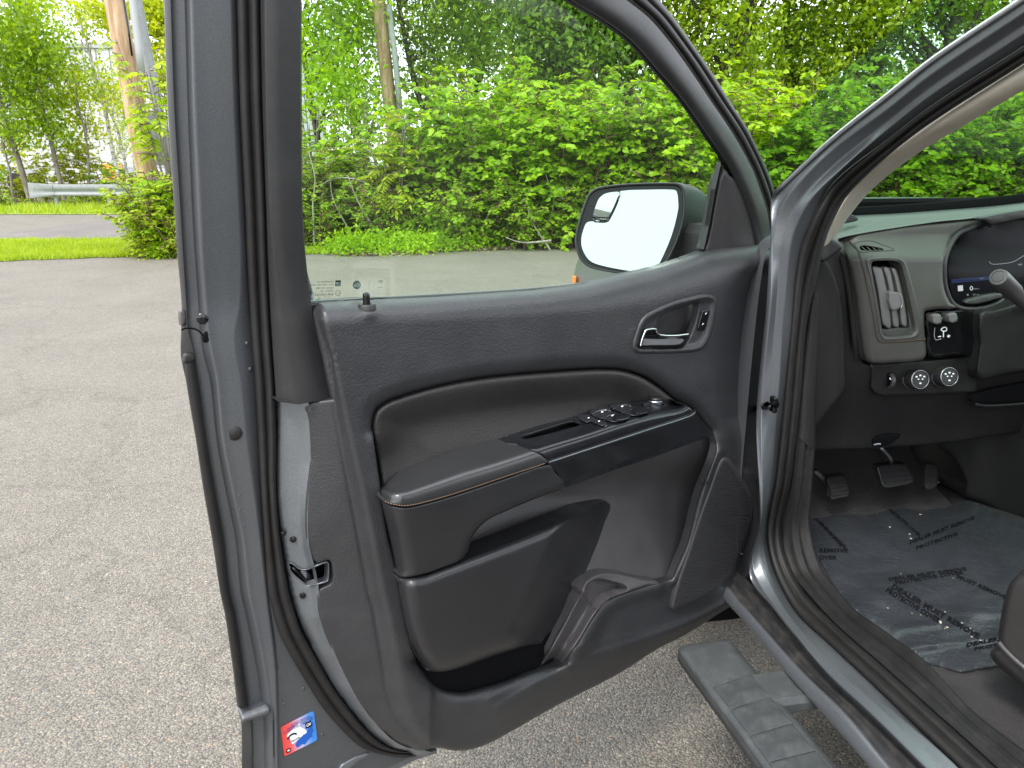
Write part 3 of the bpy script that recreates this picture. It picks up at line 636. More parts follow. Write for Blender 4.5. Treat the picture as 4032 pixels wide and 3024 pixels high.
x, y = Z1([(862,108)])[0]; c = DOOR.p1(x, y, 0) ; c = DOOR.at([(x, y)], swf(np.array([x]), np.array([y])))[0]
lathe('mirror_knob', c, (0, 0, 1), [(.021,-.004),(.021,.002),(.016,.005),(.0155,.011),(.013,.0135),(0.001,.0135)], M['piano'], door, 24)
lathe('mirror_knob_ring', c + np.array([0,0,.0035]), (0, 0, 1), [(.0165,-.001),(.0172,.002),(.015,.0045)], M['silver'], door, 24)
box('mirror_selector', DOOR.at([Z1([(815,126)])[0]], swf(np.array([2541.]), np.array([1599.])))[0] + np.array([0,0,.004]), DD*.009, DN*.005, (0,0,.004), M['piano'], door, .001)
# wear scuffs on the satin front are part of its dust; inner release handle
relief('handle_bezel', bez, DOOR, lambda x, y: Wp(x, y)*0 - .004 + .0085*np.exp(-((seg_dist(np.stack([x, y],1), crom(bez,4,True), True)-14)/13)**2) - .00006*np.maximum(0, x-2760), M['panel'], door, r=5, R=.003, step=9,
       smooth_k=4, holes=[[(2602,1248),(2650,1222),(2700,1204),(2738,1190),(2748,1194),(2742,1250),(2722,1312),(2700,1350),(2680,1370),(2640,1372),(2575,1368),(2560,1345),(2580,1300)]], hr=8, hR=.004, skirt=.015)
relief('handle_recess', [(2535,1250),(2700,1185),(2765,1185),(2765,1300),(2710,1385),(2520,1385)], DOOR, lambda x, y: -.034 + .022*sst(x, 2700, 2760) , M['smoothp'], door, r=0, step=20, smooth_k=0, skirt=0)
hl = [(2540,1297),(2587,1294),(2592,1310),(2604,1318),(2660,1320),(2716,1313),(2706,1338),(2680,1362),(2640,1367),(2560,1368),(2522,1366),(2520,1348)]
relief('release_handle', hl, DOOR, lambda x, y: .004 + .006*sst(x, 2640, 2530) - .004*np.sin((y-1300)/16), M['frit'], door, r=9, R=.007, step=7, smooth_k=2, skirt=.012)
strip_of('handle_chrome', [(2524,1362),(2530,1335),(2543,1303),(2552,1298),(2583,1297),(2590,1312),(2603,1320),(2660,1322),(2712,1316)], 9, lambda x, y: .013 + .006*sst(x, 2640, 2530), M['chrome'], door)
relief('lock_rocker', [(2771,1221),(2793,1222),(2795,1228),(2776,1298),(2770,1302),(2750,1301),(2747,1294),(2764,1228)], DOOR, .001, M['frit'], door, r=5, R=.002, step=8, smooth_k=2, skirt=.01)
for cx, cy in ((2781,1241),(2769,1282)):
    relief('lock_icon', [(cx-5,cy-2),(cx+5,cy-2),(cx+4,cy+6),(cx-5,cy+6)], DOOR, .0014, M['icon'], door, r=0, step=9, smooth_k=0, skirt=0)
    strip_of('lock_icon', [(cx-3,cy-2),(cx-1,cy-8),(cx+3,cy-7)], 2.2, .0016, M['icon'], door, h=.0002)
# map pocket front
pk_r = crom([(2404,1997),(2383,2051),(2353,2138),(2299,2269),(2250,2410),(2184,2523)], 5); pk_b = crom([(2184,2523),(2092,2538),(1938,2584),(1784,2638),(1707,2645),(1661,2622)], 5)
pk_l = crom([(1661,2622),(1600,2469),(1569,2300)], 5)
def Wk(x, y):
    Q = np.stack([x, y], 1); tl = np.interp(x, [1570, 1671, 1820, 2010, 2214, 2315, 2400], [2275, 2261, 2204, 2132, 2051, 2010, 1980])
    wv = .062 - rnd(np.maximum(y - tl, 0), 52, .030) - .012 * sst(y - tl, 50, 400)
    wv = wv - rnd(seg_dist(Q, pk_b), 70, .04) - rnd(seg_dist(Q, pk_l), 75, .058); t = sst(seg_dist(Q, pk_r), 0, 190); return wv * t + (Wi(x, np.minimum(y, 2300)) + .006) * (1 - t)
relief('map_pocket', [(1569,2288),(1571,2278),(1578,2275),(1597,2275),(1671,2261),(1820,2204),(2010,2132),(2214,2051),(2315,2010),(2363,1978),(2388,1974),(2404,1997),(2383,2051),(2353,2138),(2299,2269),(2250,2410),(2184,2523),(2092,2538),(1938,2584),(1784,2638),(1707,2645),(1661,2622),(1600,2469),(1569,2300)],
       DOOR, Wk, M['pad'], door, r=6, R=.006, step=13, smooth_k=3, skirt=.05)
relief('pocket_bump', A(1400,1400,[(975,1035),(985,1000),(1030,985),(1090,982),(1140,992),(1150,1010),(1100,1030),(1000,1060)],1.4747), DOOR, -.015, M['greyp'], door, r=14, R=.01, step=12)
# bottle tray
tl_ = interp_xy([(2107,2634),(2153,2569),(2199,2484),(2245,2392),(2284,2307)]); tr_ = interp_xy([(2215,2607),(2253,2553),(2284,2507),(2330,2430),(2384,2361),(2461,2330)])
def Wt(x, y):
    a = np.clip((x - tl_(y)) / np.maximum(tr_(y) - tl_(y), 20), 0, 1)
    return np.where(y > 2335, -.014 - .045*sst(y, 2545, 2640) + .016*sst(a, 0, .14) + .012*a - .030 * np.sin(math.pi * np.clip((a-.12)/.88, 0, 1)) ** 1.2, -.006 + .018*sst(y, 2262, 2335))
relief('bottle_tray', [(2286,2340),(2293,2312),(2310,2282),(2368,2258),(2445,2262),(2530,2280),(2600,2296),(2553,2304),(2461,2335),(2384,2366),(2334,2433),(2288,2512),(2257,2558),(2222,2612),(2205,2650),(2090,2675),(2107,2640),(2150,2572),(2199,2484),(2245,2405)],
       DOOR, Wt, M['greyp'], door, r=9, R=.006, step=9, smooth_k=3, skirt=.04, holes=[[(2306,2320),(2320,2296),(2355,2281),(2412,2291),(2470,2316),(2440,2334),(2400,2356),(2370,2392),(2350,2398),(2320,2368)]], hr=8, hR=.005)
relief('bottle_well', [(2295,2300),(2340,2270),(2480,2300),(2480,2340),(2380,2410),(2320,2400)], DOOR, lambda x, y: -.055 + .05*sst(x, 2360, 2480), M['greyp'], door, r=0, step=12, smooth_k=0, skirt=0)
# ---------------- latch side: painted face between seal and trim
pl_ = [(1085,1575),(1087,1650),(1084,1825),(1085,1950),(1095,2050),(1110,2150),(1128,2260),(1140,2330),(1170,2434),(1225,2554),(1300,2694),(1375,2794),(1450,2884),(1525,2944),(1620,2972)]
pr_ = [(1206,1580),(1211,1650),(1220,1825),(1210,1950),(1206,2050),(1212,2150),(1240,2260),(1250,2330),(1262,2434),(1318,2584),(1392,2734),(1445,2814),(1530,2906),(1600,2945),(1690,2962)]
def pb(f, wv): return (DOOR, [(*p, wv) for p in mid(pl_, pr_, f)])
lk = [(1140,2219),(1150,2218),(1180,2240),(1205,2243),(1245,2228),(1285,2214),(1293,2220),(1292,2282),(1285,2290),(1210,2306),(1195,2296),(1145,2250)]
PLf, PRf = interp_xy(pl_), interp_xy(pr_)
def Wl(x, y):
    f = np.clip((x - PLf(y)) / np.maximum(PRf(y) - PLf(y), 10), 0, 1.1); c = np.interp(y, [1575, 1900, 2200, 2700, 2950], [.62, .72, .80, .55, .45])
    return np.where(f < c, -.098 + .020 * f / c, -.078 + .016 * (f - c) / (1.0001 - c)) - .02 * (1 - sst(f, 0, .07)) - .004 * sst(f, c - .1, c) * 0
pf = pl_ + [(p[0] + 6, p[1]) for p in pr_[::-1]]
relief('latch_face', pf, DOOR, Wl, M['paintl'], door, r=2, R=.001, step=11, smooth_k=2, skirt=.02, holes=[lk], hr=7, hR=.003)
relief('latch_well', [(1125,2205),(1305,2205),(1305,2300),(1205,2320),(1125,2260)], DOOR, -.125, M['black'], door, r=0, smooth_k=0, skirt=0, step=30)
relief('latch', [(1180,2248),(1205,2245),(1225,2262),(1232,2284),(1212,2296),(1192,2282)], DOOR, -.10, M['silver'], door, r=8, R=.006, step=8, skirt=.02)
tube('latch', DOOR.at([(1150,2232),(1170,2252),(1195,2278),(1212,2300)], -.098), .0035, M['frit'], door)
tube('latch_rim', DOOR.at(crom(lk, 3, True), Wl(*crom(lk, 3, True).T) + .0015), .0016, M['paint'], door, 6)
def screw(x, y, wv, r, nrm, mat='frit', nm='screw'):
    c = DOOR.at([(x, y)], wv)[0]; lathe(nm, c, nrm, [(r,-.002),(r,.0008),(r*.85,.0022),(r*.35,.003),(r*.3,.001),(.0001,.001)], M[mat], door, 20)
NS = DN - DD * .55
for x, y, r, wv in ((1113,2102,.0052,-.090),(1154,2125,.0052,-.084),(1192,2346,.0052,-.084)):
    screw(x, y, wv, r * 1.15, NS)
screw(797, 1255, -.1115, .0092, DN - DD*.3)
lathe('rubber_plug', DOOR.at([(922,1705)], -.109)[0], DN - DD*.35, [(.0135,-.001),(.0135,.001),(.0115,.003),(.0001,.0042)], M['rubber'], door, 24)
for x, y in ((943,1950),(946,2005),(960,2070),(972,1352),(985,1453),(1120,2775),(1195,2712),(1270,2892)):
    relief('paint_dimple', ell(x, y, 7, 8, 10), DOOR, -.1080 if y < 2200 else -.1108, M['paint'], door, r=6, R=.0016, step=8, smooth_k=0, skirt=.003)
relief('drain_notch', A(600,830,[(430,945),(470,935),(510,985),(440,1030),(405,1038),(400,985)]), DOOR, -.1085, M['black'], door, r=4, R=.002, step=10, smooth_k=2, skirt=.004)
relief('belt_corner', A(600,830,[(218,790),(236,782),(262,800),(262,880),(240,906),(224,902)]), DOOR, -.126, M['greyp'], door, r=6, R=.004, step=10, smooth_k=2)
strip_of('belt_seam', A(600,830,[(228,940),(260,925),(330,930),(370,950),(400,985)]), 7, -.1085, M['black'], door, h=.001)
# lock button on the sill
c = DOOR.at([(1444,1203)], Wp(np.array([1444.]), np.array([1203.])) + .002)[0]
lathe('lock_button', c, (0, 0, 1), [(.0062,-.004),(.0062,.016),(.0055,.0205),(.003,.0225),(.0001,.023)], M['frit'], door, 20)
lathe('lock_button_ring', c, (0, 0, 1), [(.0155,-.008),(.0155,.0),(.0135,.003),(.008,.0025),(.0075,-.002)], M['smoothp'], door, 24)
# ---------------- sticker on the shut face
ST0, STX, STY = np.array([1105., 2864.]), np.array([130., -65.]), np.array([15., 115.])
def su(u, v): return tuple(ST0 + STX*u + STY*v)
wst = -.1103
def rr(u0, v0, u1, v1, r=.06, n=4):
    o = []
    for cx, cy, a0 in ((u1-r, v0+r, -90),(u1-r, v1-r, 0),(u0+r, v1-r, 90),(u0+r, v0+r, 180)):
        for i in range(n+1): a = math.radians(a0 + 90*i/n); o.append((cx + r*math.cos(a), cy + r*math.sin(a)))
    return o
def stick():
    m, nt, b = newmat('sticker_red_to_blue'); tc = N(nt, 'ShaderNodeTexCoord'); sx = N(nt, 'ShaderNodeSeparateXYZ'); nt.links.new(tc.outputs['Generated'], sx.inputs[0])
    nt.links.new(ramp(nt, sx.outputs[0], [(0, (.75, .06, .05)), (.25, (.72, .10, .10)), (.55, (.45, .42, .62)), (.85, (.06, .25, .66)), (1, (.04, .2, .6))]), b.inputs['Base Color']); b.inputs['Roughness'].default_value = .3
    return m
M['stk'] = stick(); M['navy'] = flat('sticker_navy', (.03,.04,.25), .4); M['sblue'] = flat('sticker_blue', (.01,.10,.45), .4); M['swhite'] = flat('sticker_white', (.8,.82,.85), .4)
Vb = DOOR.at([su(*p) for p in rr(0,0,1,1)], wst); V2 = Vb - DN*.0008
n = len(Vb); mk('sticker', np.concatenate([Vb, V2]), [tuple(range(n))] + [(i, (i+1)%n, n+(i+1)%n, n+i) for i in range(n)], M['stk'], door, smooth=False)
pr = []; pm = []
def addp(vf, m): pr.append(vf); pm.extend([m]*len(vf[1]))
mo = [(.17,.33),(.52,.16),(.60,.22),(.56,.30),(.66,.42),(.70,.50),(.78,.62),(.70,.68),(.66,.62),(.28,.74),(.24,.66),(.22,.46),(.14,.40)]
addp((DOOR.at([su(*p) for p in mo], wst+.0005), [tuple(range(len(mo)))]), 1)
us = [(.36,.80),(.42,.70),(.52,.66),(.62,.60),(.70,.60),(.76,.52),(.80,.44),(.86,.40),(.92,.33),(.95,.42),(.90,.52),(.93,.62),(.86,.72),(.88,.82),(.82,.80),(.74,.84),(.62,.94),(.56,.88),(.44,.92),(.38,.90)]
addp((DOOR.at([su(*p) for p in us], wst+.0008), [tuple(range(len(us)))]), 2)
addp((DOOR.at([su(*p) for p in ((.71,.27),(.89,.27),(.89,.46),(.71,.46))], wst+.0011), [(0,1,2,3)]), 3)
arc = [(.30+.16*math.cos(t), .52-.14*math.sin(t)) for t in np.linspace(.4, 3.0, 10)]+[(.30+.13*math.cos(t), .54-.10*math.sin(t)) for t in np.linspace(3.0, .4, 10)]
addp((DOOR.at([su(*p) for p in arc], wst+.0011), [tuple(range(20))]), 3)
gear = [(.14 + (.085 if i%2 else .06)*math.cos(i*math.pi/12), .87 + (.085 if i%2 else .06)*math.sin(i*math.pi/12)) for i in range(24)]
addp((DOOR.at([su(*p) for p in gear], wst+.0006), [tuple(range(24))]), 3)
addp((DOOR.at([su(.14+.04*math.cos(i/2), .87+.03*math.sin(i/2)) for i in range(12)], wst+.0009), [tuple(range(12))]), 1)
exu, eyu = STX/np.hypot(*STX), -STY/np.hypot(*STY); SW, SH = np.hypot(*STX), np.hypot(*STY)
for s, u, v, wd, h, m, bo in (('QUALITY VEHICLES',.30,.13,.56,.055,4,.01),('ASSEMBLED WITH PRIDE',.16,.20,.78,.055,4,.01),('IN WENTZVILLE, MISSOURI',.06,.27,.90,.055,4,.01),('GM',.735,.41,.13,.10,1,.01),('Wentzville',.22,.66,.30,.07,3,.01)):
    addp(words(s, DOOR, wst+.0014, su(u, v), exu, eyu, wd*SW, h*SH, bo), m)
V, F = merge(pr); mk('sticker_print', V, F, [M['stk'], M['swhite'], M['sblue'], M['ink'], M['navy']], door, smooth=False, mi=pm)
# ---------------- etched marks on the door glass (read from inside, so mirrored)
pr = []; we = -.0675; ex, ey = (-1, .02), (.0, -1)
for s, y, x1, x0, h in (('TEMPERED GS',565,1428,1298,13),('DOT 904 AS2 M505',588,1428,1245,13),('TRANS. 70% MIN.',613,1428,1282,13),('VITRO  26',637,1428,1325,13),('43R-000263',666,1428,1278,18),('22',689,1325,1303,11),('K',672,1250,1232,42)):
    pr.append(words(s, DOOR, we, (600+x1/2, 830+y/2), ex, ey, (x1-x0)/2, h/2))
pr.append(words('E11', DOOR, we, (600+1474/2, 830+656/2), ex, ey, 12, 7))
for cx in (1296,1310,1352,1366,1382,1396): pr.append(flat_vf(ell(600+cx/2, 830+(700 if cx<1340 else 678)/2, 1.6, 1.6, 6), DOOR, we))
o_ = crom(ell(1331, 1154, 11, 11, 12), 2, True); i_ = crom(ell(1331, 1154, 9.6, 9.6, 12), 2, True); n = len(o_)
pr.append((np.concatenate([DOOR.at(o_, we), DOOR.at(i_, we)]), [(i, (i+1)%n, n+(i+1)%n, n+i) for i in range(n)]))
V, F = merge(pr); mk('glass_marking', V, F, M['ink'], door, smooth=False)
V, F = merge([flat_vf([(1321,1104),(1342,1104),(1341,1127),(1320,1127)], DOOR, we)]); mk('glass_marking', V, F, M['ink'], door, smooth=False)
V, F = words('GM', DOOR, we+.0006, (1340,1121), ex, ey, 17, 11, .02); mk('glass_marking', V, F, M['swhite'], door, smooth=False)
V, F = flat_vf([(1323,1123),(1340,1123),(1340,1125),(1323,1125)], DOOR, we+.0006); mk('glass_marking', V, F, M['swhite'], door, smooth=False)
V, F = flat_vf(ell(1405, 1122, 16, 17, 24), DOOR, we); mk('glass_marking', V, F, M['inkgrey'], door, smooth=False)
V, F = words('On', DOOR, we+.0006, (1417,1129), ex, ey, 23, 13, .01); mk('glass_marking', V, F, M['swhite'], door, smooth=False)
pr = [words('Wi-Fi', DOOR, we, (1507,1134), ex, ey, 18, 6)]
for r_ in (5, 10, 15):
    t = np.linspace(math.radians(42), math.radians(138), 8); a = [(1499+r_*math.cos(q), 1118-r_*math.sin(q)) for q in t]; b = [(1499+(r_-2.4)*math.cos(q), 1118-(r_-2.4)*math.sin(q)) for q in t]
    pr.append((DOOR.at(a+b, we), [(i, i+1, 8+i+1, 8+i) for i in range(7)]))
pr.append(flat_vf([(1453,1104),(1454,1104),(1454,1140),(1453,1140)], DOOR, we))
V, F = merge(pr); mk('glass_marking', V, F, M['inkgrey'], door, smooth=False)
# ---------------- side mirror
mc = DOOR.p1(2480, 905, -.26); toc = CAM - mc; toc /= np.linalg.norm(toc)
mn = toc + np.array([0, 0, .20]); mn /= np.linalg.norm(mn); MIR = Frame(mc, mn)
hs = [(2263,950),(2270,900),(2290,830),(2312,770),(2332,747),(2362,735),(2450,724),(2560,719),(2650,719),(2680,724),(2696,745),(2700,800),(2695,860),(2672,940),(2640,1010),(2605,1060),(2560,1090),(2480,1084),(2340,1060),(2300,1040),(2275,1005)]
gl = [(2445,752),(2550,747),(2650,747),(2664,754),(2670,790),(2670,825),(2645,925),(2600,1030),(2580,1056),(2540,1068),(2500,1068),(2450,1062),(2360,1043),(2320,1024),(2293,980),(2289,940),(2297,905),(2309,878),(2325,872),(2385,872),(2400,855),(2425,800),(2437,765)]
bs = [(2350,800),(2362,778),(2385,762),(2430,755),(2440,760),(2432,785),(2412,830),(2395,860),(2385,867),(2338,867),(2336,845)]
loft_o = crom(hs, 4, True); cen = np.array([2480., 905.])
ring = []
for sc, wv, dx, dy in ((.955, .000, 0, 0), (.985, .004, 0, 0), (1.0, -.004, 0, 0), (1.0, -.02, 10, 0), (.985, -.05, 38, 3), (.95, -.09, 78, 9), (.86, -.13, 128, 20), (.6, -.16, 165, 32), (.1, -.17, 175, 40)):
    q = cen + (loft_o - cen) * [sc, sc] + [dx, dy]; ring.append(MIR.at(q, wv))
n = len(loft_o); V = np.concatenate(ring); F = [(i*n+j, i*n+(j+1)%n, (i+1)*n+(j+1)%n, (i+1)*n+j) for i in range(len(ring)-1) for j in range(n)]
mk('mirror_housing', V, F, M['trimcover'], door)
relief('mirror_bezel', [(cen[0]+(x-cen[0])*.97, cen[1]+(y-cen[1])*.97) for x, y in hs], MIR, lambda x, y: -.006, M['frit'], door, r=0, step=30, smooth_k=4, skirt=0)
M['mirror'] = flat('mirror_silver', (.86, .93, .92), .01, metal=1)
def pane(name, poly, fr, w_, mat, par, th):
    a = fr.at(crom(poly, 3, True), w_); b = a - fr.n*th; n = len(a)
    return mk(name, np.concatenate([a, b]), [tuple(range(n)), tuple(range(n, 2*n))[::-1]] + [(i, n+i, n+(i+1)%n, (i+1)%n) for i in range(n)], mat, par, smooth=False)
pane('mirror_glass', gl, MIR, .004, M['mirror'], door, .003)
bc = MIR.p1(2388, 812, .011); bn = toc + np.array([0, 0, -.085]) - np.array([.10, 0, 0]); BMIR = Frame(bc, bn)
Rb = .45
def wbs(x, y):
    P = BMIR.at(np.stack([x, y], 1), 0) - bc; return -(P ** 2).sum(1) / (2 * Rb)
bo = crom(bs, 4, True); bcn = bo.mean(0); RR = [BMIR.at(bcn + (bo-bcn)*f, wbs(*(bcn + (bo-bcn)*f).T)) for f in (.02,.2,.4,.6,.8,1.0)]; RR.append(RR[-1] - BMIR.n*.010); n = len(bo)
bF = [(i*n+j, i*n+(j+1)%n, (i+1)*n+(j+1)%n, (i+1)*n+j) for i in range(len(RR)-1) for j in range(n)] + [tuple(range(n))[::-1]]
mk('blind_spot_mirror', np.concatenate(RR), bF, M['mirror'], door, auto=30)
strip_of('blind_spot_rim', [(2338,864),(2388,864),(2403,846),(2427,796),(2441,757)], 6, .019, M['frit'], door, fr=MIR, h=.001)
box('mirror_arm', DOOR.p1(2760, 960, -.16), DD*.05, DN*.10, (0,0,.05), M['smoothp'], door, .02)
# outer skin of the door (the far side)
sk = [(710,-480),(1187,-480),(1190,1000),(1240,1180),(2100,1165),(2785,1010),(3010,1010),(2975,1400),(2960,1800),(2980,1900),(2960,2150),(2880,2330),(2700,2450),(2425,2610),(2200,2720),(1950,2860),(1800,2900),(1500,2985),(1100,3090),(980,3090),(960,2800),(880,2330),(740,1400)]
relief('outer_skin', sk, DOOR, -.15, M['paintl'], door, r=20, R=.01, step=60, smooth_k=0, skirt=.012, close=True)
# check strap
tube('check_strap', [DOOR.p1(2975,1608,-.08), BODY.p1(3022,1597,-.01), BODY.p1(3052,1590,.02)], [.008,.010,.012], M['frit'], truck, 8)
box('check_strap_bracket', BODY.p1(3046,1592,.02), TF*.012, TR*.006, (0,0,.02), M['frit'], truck, .003)
# ================================================================== body side, sill, cab
M['edge_highlight'] = paint('pillar_highlight_paint', (.42,.44,.46), .22, .8, 0, .6)  # body paint lightened to draw the highlight on the pillar edge
def BC(pts, s): return (BODY, [(p[0], p[1], p[2] if len(p) > 2 else s) for p in pts])
# body side curves: windscreen pillar, hinge pillar, sill (all with the same 16 stations)
C0 = [(4250,-168,.16),(4016,0,.145),(3746,170,.11),(3501,370,.08),(3276,545,.045),(3051,755,.01),(3036,890,.0),(3018,1200,0),(2978,1650,0),(2992,2050,0),(2950,2258,0),(3046,2394,0),(3236,2634,0),(3426,2814,0),(3636,3024,0),(3830,3218,0)]
C1 = [(4250,-62,.172),(4032,48,.157),(3676,300,.120),(3501,425,.091),(3276,595,.056),(3126,740,.020),(3052,882,.01),(3036,1180,.008),(2998,1600,.008),(3000,2030,.008),(2966,2240,.008),(3058,2392,.008),(3246,2630,.008),(3436,2808,.008),(3648,3020,.008),(3842,3210,.008)]
C1b = [(4250,-10,.205),(4032,98,.190),(3700,340,.152),(3520,465,.122),(3296,640,.085),(3150,790,.044),(3090,895,.03),(3060,1160,.03),(3034,1540,.03),(3016,1960,.03),(2992,2190,.03),(3078,2380,.03),(3262,2604,.03),(3440,2765,.03),(3680,2995,.03),(3870,3180,.03)]
C2 = [(4250,20,.203),(4032,128,.188),(3690,390,.150),(3530,500,.120),(3330,650,.086),(3180,800,.052),(3120,940,.05),(3088,1200,.05),(3066,1530,.05),(3034,1920,.05),(3006,2150,.05),(3092,2382,.05),(3268,2575,.05),(3430,2728,.05),(3700,2955,.05),(3890,3140,.05)]
C3 = [(4250,60,.235),(4032,180,.220),(3676,445,.180),(3426,595,.146),(3290,710,.112),(3215,830,.085),(3146,1000,.08),(3113,1300,.075),(3091,1525,.075),(3056,1875,.075),(3021,2140,.075),(3116,2384,.075),(3276,2544,.075),(3426,2684,.075),(3776,3024,.075),(3960,3200,.075)]
C4 = [(4250,135,.245),(4032,255,.232),(3676,495,.195),(3426,665,.168),(3330,780,.145),(3262,910,.14),(3206,1150,.14),(3176,1300,.14),(3156,1550,.14),(3121,1875,.14),(3081,2100,.14),(3151,2304,.14),(3286,2454,.14),(3456,2604,.14),(3926,3024,.14),(4110,3190,.14)]
C5 = [(3226,1150,.17),(3222,1400,.18),(3212,1600,.19),(3208,1780,.19),(3196,1950,.19),(3191,2075,.19),(3231,2230,.19),(3286,2309,.19),(3376,2409,.19),(3526,2514,.19),(3651,2609,.19),(3826,2794,.19),(4032,2954,.19),(4200,3085,.19)]
C6o = [(4250,135),(4032,255),(3676,495),(3426,665),(3330,780),(3262,910),(3232,985)]
for i, (x_, y_, s0_) in enumerate(((4250,-163,.16),(4032,-12,.145),(3676,227,.105),(3501,366,.082))):
    g_ = (x_ - 3276) / 974.0; C0[i] = (x_, y_, s0_)
    for L_, o0, o1, ds in ((C1,58,62,.012),(C1b,106,114,.038),(C2,136,142,.041),(C3,172,198,.066),(C4,238,270,.080)): L_[i] = (x_, y_ + o0 + (o1-o0)*g_, s0_ + ds)
def mid3(a, b, f): return [tuple(np.array(p)*(1-f)+np.array(q)*f) for p, q in zip(a, b)]
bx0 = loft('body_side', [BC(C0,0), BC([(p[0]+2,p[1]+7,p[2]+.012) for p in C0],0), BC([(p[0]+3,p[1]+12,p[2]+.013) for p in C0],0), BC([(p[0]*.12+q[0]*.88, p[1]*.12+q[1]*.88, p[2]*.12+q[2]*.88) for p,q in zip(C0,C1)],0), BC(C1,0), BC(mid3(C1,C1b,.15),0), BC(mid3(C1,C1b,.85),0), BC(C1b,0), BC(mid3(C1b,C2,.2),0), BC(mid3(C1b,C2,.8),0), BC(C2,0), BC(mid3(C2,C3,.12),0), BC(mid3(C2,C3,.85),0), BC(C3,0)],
     M['paintl'], truck, k=7)
def cb(f, ds=0): return BC([(p[0]*(1-f)+q[0]*f, p[1]*(1-f)+q[1]*f, p[2]*(1-f)+q[2]*f+ds) for p, q in zip(C3, C4)], 0)
e_ = crom([p[:2] for p in C0[:6]], 6); es_ = np.interp(np.arange(len(e_))/6, range(6), [p[2] for p in C0[:6]]); tube('pillar_edge_highlight', BODY.at(e_ + [0, 3], es_ + .004), .0048, M['edge_highlight'], truck, 10)  # pale tube added as the bright highlight along the outer pillar edge
loft('opening_seal', [cb(0,.01), cb(.04,-.012), cb(.22,-.022), cb(.42,-.012), cb(.5,.0), cb(.6,-.014), cb(.8,-.014), cb(.95,-.002), cb(1.0,.008)], M['rubber'], truck, k=6)
# rocker below the sill
R1 = [(2780,2190,0),(2910,2364,0),(2926,2380,0),(3161,2644,0),(3336,2814,0),(3511,3024,0),(3700,3230,0)]
R0 = [(2790,2180,0),(2940,2330,0),(3000,2400,0),(3200,2640,0),(3390,2818,0),(3600,3024,0),(3800,3225,0)]
R2 = [(2740,2250,-.03),(2875,2389,-.03),(2926,2444,-.03),(3101,2659,-.03),(3226,2794,-.03),(3426,3024,-.03),(3600,3230,-.03)]
Ra = [(2800,2170,.02),(2960,2300,.02),(3040,2400,.02),(3240,2640,.02),(3430,2822,.02),(3645,3024,.02),(3850,3225,.02)]
def rb(a, b, f, ds=0): return BC([(p[0]*(1-f)+q[0]*f, p[1]*(1-f)+q[1]*f, p[2]*(1-f)+q[2]*f+ds) for p, q in zip(a, b)], 0)
loft('rocker_trim', [rb(Ra,R0,0), rb(Ra,R0,.5,.012), rb(R0,R1,0,.006), rb(R0,R1,.35,.012), rb(R0,R1,.75,.004), rb(R0,R1,1,-.004)], M['dirtyp'], truck, k=6)
loft('rocker_panel', [rb(R1,R2,0,-.004), rb(R1,R2,.12,-.010), rb(R1,R2,.4,-.006), rb(R1,R2,.9,0), rb(R1,R2,1,.02)], M['paintl'], truck, k=6)
# underbody behind the rocker, and the cab floor pan
box('underbody', TX(.95,.2,.38), TR*.78, TF*2.1, (0,0,.07), M['black'], truck, .02)
# sill plate and kick panel (black plastic) from the seal to the carpet
s4 = C4[6:]; s5 = C5[:4] + C5[4:]
S4 = [(3206,1150,.14),(3176,1300,.14),(3156,1550,.14),(3138,1715,.14),(3121,1875,.14),(3081,2100,.14),(3105,2240,.14),(3151,2304,.14),(3286,2454,.14),(3456,2604,.14),(3626,2756,.14),(3806,2914,.14),(3926,3024,.14),(4110,3190,.14)]
def kb(f, ds=0): return BC([(p[0]*(1-f)+q[0]*f, p[1]*(1-f)+q[1]*f, p[2]*(1-f)+q[2]*f+ds) for p, q in zip(S4, C5)], 0)
def kb2(f, ds=0): return BC([(p[0]*(1-f)+q[0]*f, p[1]*(1-f)+q[1]*f, p[2]*(1-f)+q[2]*f+ds) for p, q in list(zip(S4, C5))[:4]], 0)
loft('pillar_inner_trim', [kb2(0,.004), kb2(.1,0), kb2(.5,-.004), kb2(.9,0), kb2(1,.02)], M['dashlow'], truck, k=5)
S4, C5 = S4[3:], C5[3:]
loft('sill_plate', [kb(0,.004), kb(.03,-.003), kb(.08,0), kb(.3,.0), kb(.42,-.004), kb(.5,.003), kb(.6,.003), kb(.68,-.004), kb(.76,.003), kb(.9,-.003), kb(.96,0), kb(1,.01)], M['sill'], truck, k=5)
# beige pillar trim
P6 = [(4250,120,.25),(4032,235,.235),(3676,490,.198),(3501,610,.18),(3361,720,.165),(3290,840,.17),(3240,960,.18)]
for i, j in enumerate((0,1,2,3)): P6[i] = (C4[j][0], C4[j][1]-8, C4[j][2]+.006)
P6[4] = (3361,735,.165); P6[5] = (3283,865,.15); P6[6] = (3238,975,.15)
P7 = [(4250,245,.25),(4032,355,.25),(3820,480,.25),(3620,600,.26),(3440,740,.27),(3345,850,.28),(3282,945,.28)]
def pbb(f, ds=0): return BC([(p[0]*(1-f)+q[0]*f, p[1]*(1-f)+q[1]*f, p[2]*(1-f)+q[2]*f+ds) for p, q in zip(P6, P7)], 0)
loft('pillar_trim', [pbb(0,.01), pbb(.1,0), pbb(.35,-.012), pbb(.7,-.008), pbb(.95,.004), pbb(1,.02)], M['beige'], truck, k=6, across=2)
